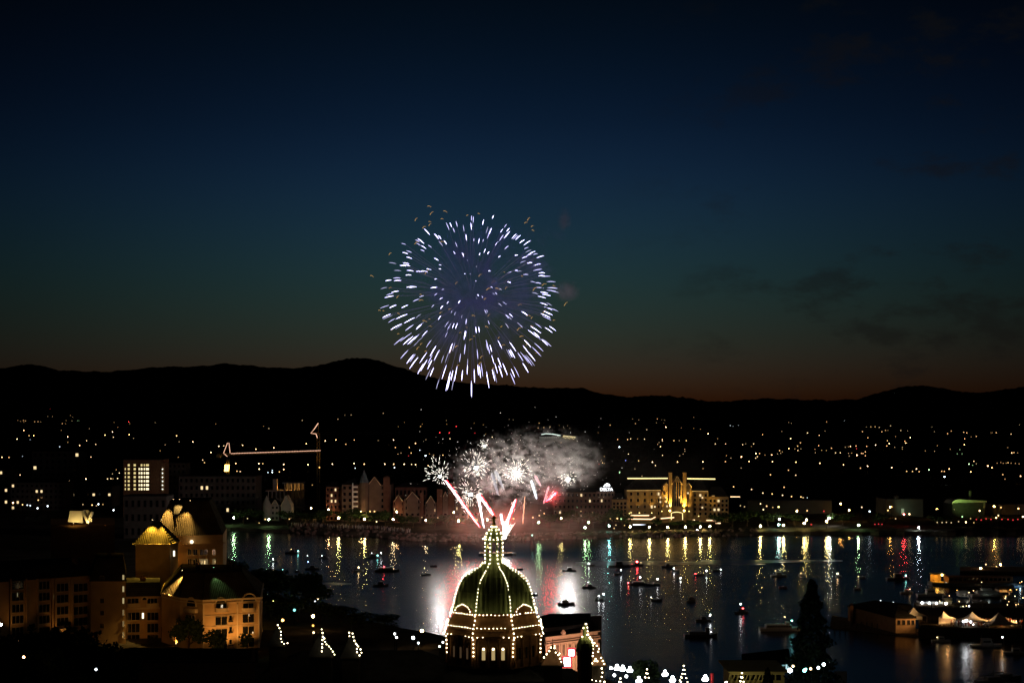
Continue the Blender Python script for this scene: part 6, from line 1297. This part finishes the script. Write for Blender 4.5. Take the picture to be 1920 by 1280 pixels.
rl = thing('railing', 'thin iron railing along the edge of the quay before the tents', 'railing', (xat(1822, 424), 424.4, 3.4)); q_ = MB()
for i in range(60): x = xat(1724+i*3.4, 424.6); q_.tube([(x, 424.6, 3.4), (x, 424.6, 4.4)], .03, 4)
q_.tube([(xat(1724, 424.6), 424.6, 4.4), (xat(1924, 424.6), 424.6, 4.4)], .035, 4); q_.build('rail', M['black'], rl, world=True)
for i in range(16):
    px = 1565+i*10 if i < 9 else 1715+(i-9)*32; D = 445-(px-1565)*.12 if i < 9 else 486
    b_ = MB(); b_.lathe([(.2, -1), (.2, 2.6), (.22, 2.7), (.05, 2.9)], 8); o = b_.build('piling', M['wood']); o.location = (xat(px, D), D, 0)
    tag(o, 'wooden piling '+('at the long dock under the dock building' if i < 9 else 'at the dock behind the tents'), 'piling', 'pilings '+('of the long dock' if i < 9 else 'of the dock behind the tents'))
cw_ = MB(); rq = random.Random(6)
for i in range(120):
    px = rq.uniform(1780, 1925); D = rq.uniform(424.9, 432); cw_.mi = rq.randrange(3); h = rq.uniform(1.5, 1.85)
    cw_.lathe([(.12, 0), (.16, .4), (.2, .85), (.24, 1.2), (.22, 1.38), (.07, 1.5), (.1, 1.6), (.11, 1.7), (.04, h)], 6, (xat(px, D), D, 3.4))
tag(cw_.build('crowd', [mat('evening_clothes', (.06,.06,.07), .9), mat('red_clothes', (.25,.07,.05), .9), mat('light_clothes', (.5,.45,.4), .9)]), kind='stuff')

rm = random.Random(15)
for i in range(20):
    px, py = rm.uniform(1752, 1918), rm.choice((1092, 1106, 1117, 1122, 1128, 1134, 1176, 1182))+rm.uniform(-2, 2); D = wy(py, 2.2)
    b_ = MB(); b_.tube([(0, 0, -1.6), (0, 0, 0)], .04, 5); b_.mi = 1; b_.ball((0, 0, .1), .13, 8, 6); o = b_.build('dock_lamp', [M['black'], GLOW]); o.location = (xat(px, D), D, 2.2); o.color = strong(rm.choice('aoow'), rm.uniform(3, 12))
    tag(o, 'small warm lamp low among the moored boats of the marina', 'lamp', 'warm lamps among the moored boats')
# ------------------------------------------------------------------ lights of the town on the slope beyond the harbour
TOWN = {}
def load(x0, y0, k, s):
    for e in s.split(';'):
        a, b, c, z = e.split(); TOWN.setdefault(z, []).append((x0+float(a)/k, y0+float(b)/k, 'v' if c == 'w' and (int(a)*7+int(b)*3) % 10 < 4 else c))
load(0,740,4.922,"463 130 r s;440 198 w s;484 199 w s;165 235 o s;188 243 o s;216 235 o m;235 240 o m;219 250 o s;320 247 o m;351 247 o m;376 248 o s;650 190 w s;670 203 w s;610 237 w s;665 240 w s;715 238 g s;728 238 g s;575 265 o m;605 266 o s;220 327 w b;269 376 w m;311 375 w b;278 412 c s;158 407 w b;565 326 w s;624 387 w b;626 437 w s;551 478 c m;735 466 w b;799 422 w m;884 456 w m;826 312 w s;970 370 w b;1039 341 w b;1047 390 w m;1088 298 w s;1053 254 w s;1189 248 r b;1198 265 w s;1192 366 w b;1232 400 w s;1432 255 w s;1524 460 w s;1478 515 w s;18 575 w b;83 577 w m;208 566 c s;318 598 w s;840 573 w m;385 669 w m;185 738 w m;1101 720 w m;1073 690 w s;1038 727 w s;992 774 w m;1024 772 w m;1043 773 w s;1085 770 w m;793 775 w b;705 850 c b;640 795 w m;632 828 w m;485 830 w s;92 872 w m;10 872 w m;344 903 o b;120 995 o B;208 1012 w m;252 1016 c m;279 1020 c m;347 1045 c b;440 1025 c b;276 960 w m;353 970 w m;765 1010 w s;850 1015 o m;908 1007 c b;890 1022 w s;950 1010 w s;1048 1062 c b;1376 1078 c b;1375 1135 b b;1500 937 w b;1545 606 w b;1528 635 w s;1568 678 b m;1560 745 w b;1550 785 w b;36 1203 c m;310 1230 o m;175 1195 o s;1458 960 w s;1225 12 r s")
load(300,760,5.12,"160 290 w b;184 347 w s;315 348 w b;535 176 w s;995 199 w s;1045 220 w m;1366 142 w m;490 449 w b;565 390 w b;612 387 w m;793 380 w b;921 418 w b;1093 405 w b;1405 366 w b;1586 338 w b;122 684 o s;410 522 w m;427 547 w m;175 495 w s;728 555 w b;949 557 w b;987 557 w m;1188 564 w b;1421 566 w b;953 609 w b;1188 612 w b;739 629 w m;770 632 w m;1037 642 c m;1078 640 c b;1146 636 w m;1078 622 c m;491 965 w m;952 1126 w s;1243 1087 w m;840 1083 w s;1462 762 w s;1010 1090 o m")
load(560,760,5.12,"35 142 w s;377 130 w m;504 90 w m;443 92 w s;812 74 w m;956 203 w s;1015 162 w s;1186 177 w s;1170 200 w m;1419 142 w s;1422 179 w s;1513 200 r b;1355 260 r b;1446 262 r b;358 329 w b;533 330 w m;453 370 w m;763 335 w s;911 330 w b;1122 362 w b;1222 327 w s;928 402 w m;1062 402 w m;953 465 w s;982 455 w s;1081 455 w m;1055 482 r s;1163 428 c m;1218 480 c B;1256 463 w s;1297 474 w s;1385 475 w m;1453 318 w m;323 561 w b;532 555 w b;630 561 w b;826 561 w b;912 562 w b;1014 562 w b;1085 564 w m;1122 566 w b;1243 575 w m;543 600 c m;920 595 c b;467 968 w m;500 1015 o m;600 1014 w b;685 1015 w m;728 1015 w m;777 953 w b;940 1018 w m;1490 1023 w m;748 1113 w m;1183 1072 w s;1336 1075 w s")
load(760,760,4.571,"890 118 w s;925 123 w s;1147 150 o m;1138 192 o m;1187 188 w m;1240 182 w m;1320 170 w s;1360 195 w s;1390 172 w s;1410 195 w s;597 235 r m;688 245 w s;745 270 w m;590 150 w s;668 165 w s;1757 168 w m;1652 232 o s;1820 290 o m;1905 290 o m;1835 355 c B;1335 318 w m;1888 470 b m;1690 490 w m;1680 470 w s;1705 435 w s;1705 495 w s;1660 500 r m;1148 943 w m;1190 925 o m;1093 958 w m;928 968 w m;1504 820 w s;1505 905 w s;1507 945 w s;1780 865 o m;1607 915 o s;1715 735 w m;1715 775 w m;1645 748 w s;1820 968 w s;1850 970 g m;1805 1023 w s;1790 1050 w s;1835 575 g m")
load(1120,740,4.8,"45 68 c s;1447 67 r s;318 216 w s;373 225 w s;343 258 o m;115 272 w m;540 216 o m;532 250 w s;578 226 w s;605 228 w s;598 252 w s;617 290 o B;755 297 o s;445 313 w m;868 200 w s;868 302 w s;928 308 w s;1197 275 c m;1222 282 c s;1268 272 c s;998 350 o B;1083 393 w s;1062 440 w m;1155 440 w m;1335 440 w s;1308 447 w m;1407 440 w m;1386 463 w s;1487 358 w m;1722 247 w s;1747 255 w s;1660 328 w s;1740 393 w b;1890 343 w m;300 395 w m;362 396 w s;425 398 w m;585 400 w m;586 412 w m;543 445 w s;556 428 w s;568 464 o b;690 411 w m;738 411 w s;801 411 w m;786 488 w s;788 507 w s;773 532 w s;587 543 w m;742 547 w s;280 532 w m;372 592 w m;496 604 w b;523 635 w m;722 603 w b;950 602 w b;952 662 w s;1153 600 w m;1162 546 w s;1202 568 w s;1297 557 o B;1366 598 o b;1427 527 o B;1460 527 o m;1440 555 w m;1425 568 w m;1509 540 w s;1570 540 o b;1576 600 o b;1788 605 w b;1724 482 o b;1650 525 w s;1640 500 o m;1665 512 w s;1622 530 w s;1828 430 o m;1803 460 w m;1778 485 w s;1805 500 w m;1832 485 w s;1558 717 w m;1786 722 w m;1720 677 o m")
load(1140,840,5.647,"1330 407 w m;1520 435 w m;1640 473 w m;1738 482 w m;1848 497 w m;1865 412 w m;1720 280 w m;1615 587 w m;1645 648 w m;1680 612 o m;1745 625 w s;1807 620 y b;1865 567 w b;1402 607 w s;1445 617 w s;1410 208 w s;98 742 w m;83 812 w s;175 815 w s;65 848 w s;25 745 w s;55 618 o m;125 250 g m;285 217 w s;360 293 w s")
load(1480,760,4.364,"305 133 o m;450 124 c s;150 223 w m;245 243 w m;292 208 w s;630 175 w s;667 174 w m;702 173 w m;736 178 w m;828 166 w m;598 213 o m;757 214 o m;787 202 o m;807 202 o s;912 204 w m;967 206 w s;643 263 w m;990 262 w b;803 287 w m;817 310 w b;798 330 o m;862 340 w s;870 253 o s;945 292 o m;953 306 o b;925 340 w s;925 355 w s;633 333 o m;705 323 w b;500 333 o b;483 337 o s;458 340 w s;546 330 o m;550 352 r m;240 328 o m;345 348 o m;210 357 o s;265 365 w s;303 367 w s;213 385 w s;378 386 w m;417 386 w m;484 390 w s;511 388 w s;490 412 w s;553 405 o B;590 390 o m;603 392 o m;622 378 o m;622 410 o m;250 471 w b;443 484 o b;582 511 o m;640 495 w b;838 507 w b;960 537 w m;1008 538 w m;1040 518 w b;1062 540 o m;1143 525 g b;1247 537 o m;1268 538 o m;1308 518 o b;1270 582 c B;1485 542 w b;1470 478 g b;1510 455 w m;1530 475 w s;1500 487 g s;1625 494 o B;1658 508 o b;1747 564 o m;1765 600 o s;1892 577 o b;1790 467 w m;1787 343 o s;1820 387 o b;1838 384 o m;1868 386 o s;1167 176 w s;1187 213 w s;1295 229 o m;1325 208 o m;1428 218 o m;1452 223 o m;1435 271 o m;1432 319 o b;1488 256 o s;1530 252 o m;1650 222 o s;1660 222 o s;1693 222 o m;1815 233 w m;1883 158 w s;1113 370 w s;1188 373 w s;1211 328 w s;1317 357 w s;1374 394 g s;1413 394 g s;18 743 o m;43 768 o m;95 746 w m;113 755 w m;148 758 c b;198 765 w m;65 857 o b;146 859 o m;283 863 r m;420 800 w b;593 831 w m;837 828 w m;807 857 w m;657 865 c b;982 887 w b;1203 847 w m;1557 860 w b;1732 833 w m;1875 842 w b;1693 917 w b;1710 898 w m;1912 908 w b;1415 908 g m;1445 953 w b;1385 948 w s;1483 923 w s;1700 470 o s;1730 465 o s;1750 472 o s;1775 470 o s;1815 470 o s;1850 472 o s;1880 476 o s;1210 955 w s;1250 956 w s;1285 954 w s;1325 957 w s;1510 957 w s;1530 930 r s;1570 935 r s;1610 925 r s;1650 930 r s;1740 930 r s;1790 930 r s;1830 935 r s;1870 930 r s;1395 360 g s;700 970 r s;730 968 r s;758 970 r s;180 972 r m;870 925 w s")
ZONES = [(0,'left of the office tower'),(228,'right of the office tower'),(430,'between the two cranes'),(600,'above the tall condominium'),(760,'above the row houses'),(900,'behind the grey smoke'),(1120,'above the grand hotel'),(1345,'right of the grand hotel'),(1480,'above the long warehouse'),(1600,'above the grey industrial shed'),(1740,'above the green edged shed')]
BANDS = [(0,'high upslope'),(812,'half way downslope'),(866,'low downslope'),(925,'near the far shore')]
CN = dict(w='warm white', o='orange', r='red', c='cool white', b='blue', g='greenish', y='yellow', v='amber')
pick = lambda T, v: [t for a, t in T if a <= v][-1]
SZ = dict(s='tiny', m='small', b='bright', B='glaring')
town_mesh = {}
def town_post(H):
    if H not in town_mesh:
        b_ = MB(); b_.tube([(0, 0, 0), (0, 0, H-.4)], .09, 5); b_.mi = 1; b_.ball((0, 0, H), .42, 8, 6); o = b_.build('street_lamp', [M['black'], GLOWF]); town_mesh[H] = o.data; bpy.data.objects.remove(o)
    return town_mesh[H]
rest = MB(); RC = 'wocgbyrv'
rest_m = [em('tiny_town_light_'+c, COL[c], .9, False) for c in RC]; n_post = 0
for cls in ('B', 'b', 'm', 's'):
    for px, py, c in TOWN[cls]:
        H = 7 if py > 800 else 12
        D = solve_d(px, py, H, far_d(px)+25, 9100)
        s = max(1, (D/1300)**.5); st = dict(B=17, b=7.5, m=2.3, s=.6)[cls]*max(1, (D/1500))**.55*(.55 if c == 'r' else 1)
        if c in 'rbg': st *= .8
        if cls == 's' or (cls == 'm' and py < 808 and c != 'r'):
            rest.mi = RC.index(c); rest.ball((xat(px, D), D, zat(py, D)), (.32 if cls == 's' else .6)*s*1.1, 6, 4)
            continue
        o = bpy.data.objects.new({'r': 'warning_lamp'}.get(c, 'street_lamp'), town_post(H)); C.objects.link(o); o.location = (xat(px, D), D, zat(py, D)-H*s); o.scale = (s, s, s); o.color = strong(c, st)
        what = {'r': 'warning lamp'}.get(c, 'street lamp'); z_, b_ = pick(ZONES, px), pick(BANDS, py)
        tag(o, f'{SZ[cls]} {CN[c]} {what} {b_} {z_}', what, f'{SZ[cls]} {CN[c]} {what}s {b_} {z_}'); n_post += 1
tag(rest.build('town_lights', rest_m), 'tiny scattered lights of the far town on the dark slope', kind='stuff')
print('TOWN LAMPS', n_post)
# spectators along the far promenade at the left
sp_ = MB(); rs = random.Random(4)
for i in range(420):
    px = rs.uniform(545, 770); D = far_d(px)+rs.uniform(12, 26); sp_.mi = rs.randrange(3); h = rs.uniform(1.5, 1.85)
    sp_.lathe([(.12, 0), (.16, .4), (.2, .85), (.24, 1.2), (.22, 1.38), (.07, 1.5), (.1, 1.6), (.11, 1.7), (.04, h)], 6, (xat(px, D), D, ground_z(px, D)))
tag(sp_.build('crowd', [mat('dark_clothes', (.04,.04,.05), .9), mat('brown_clothes', (.12,.07,.05), .9), mat('pale_clothes', (.3,.27,.24), .9)]), kind='stuff')
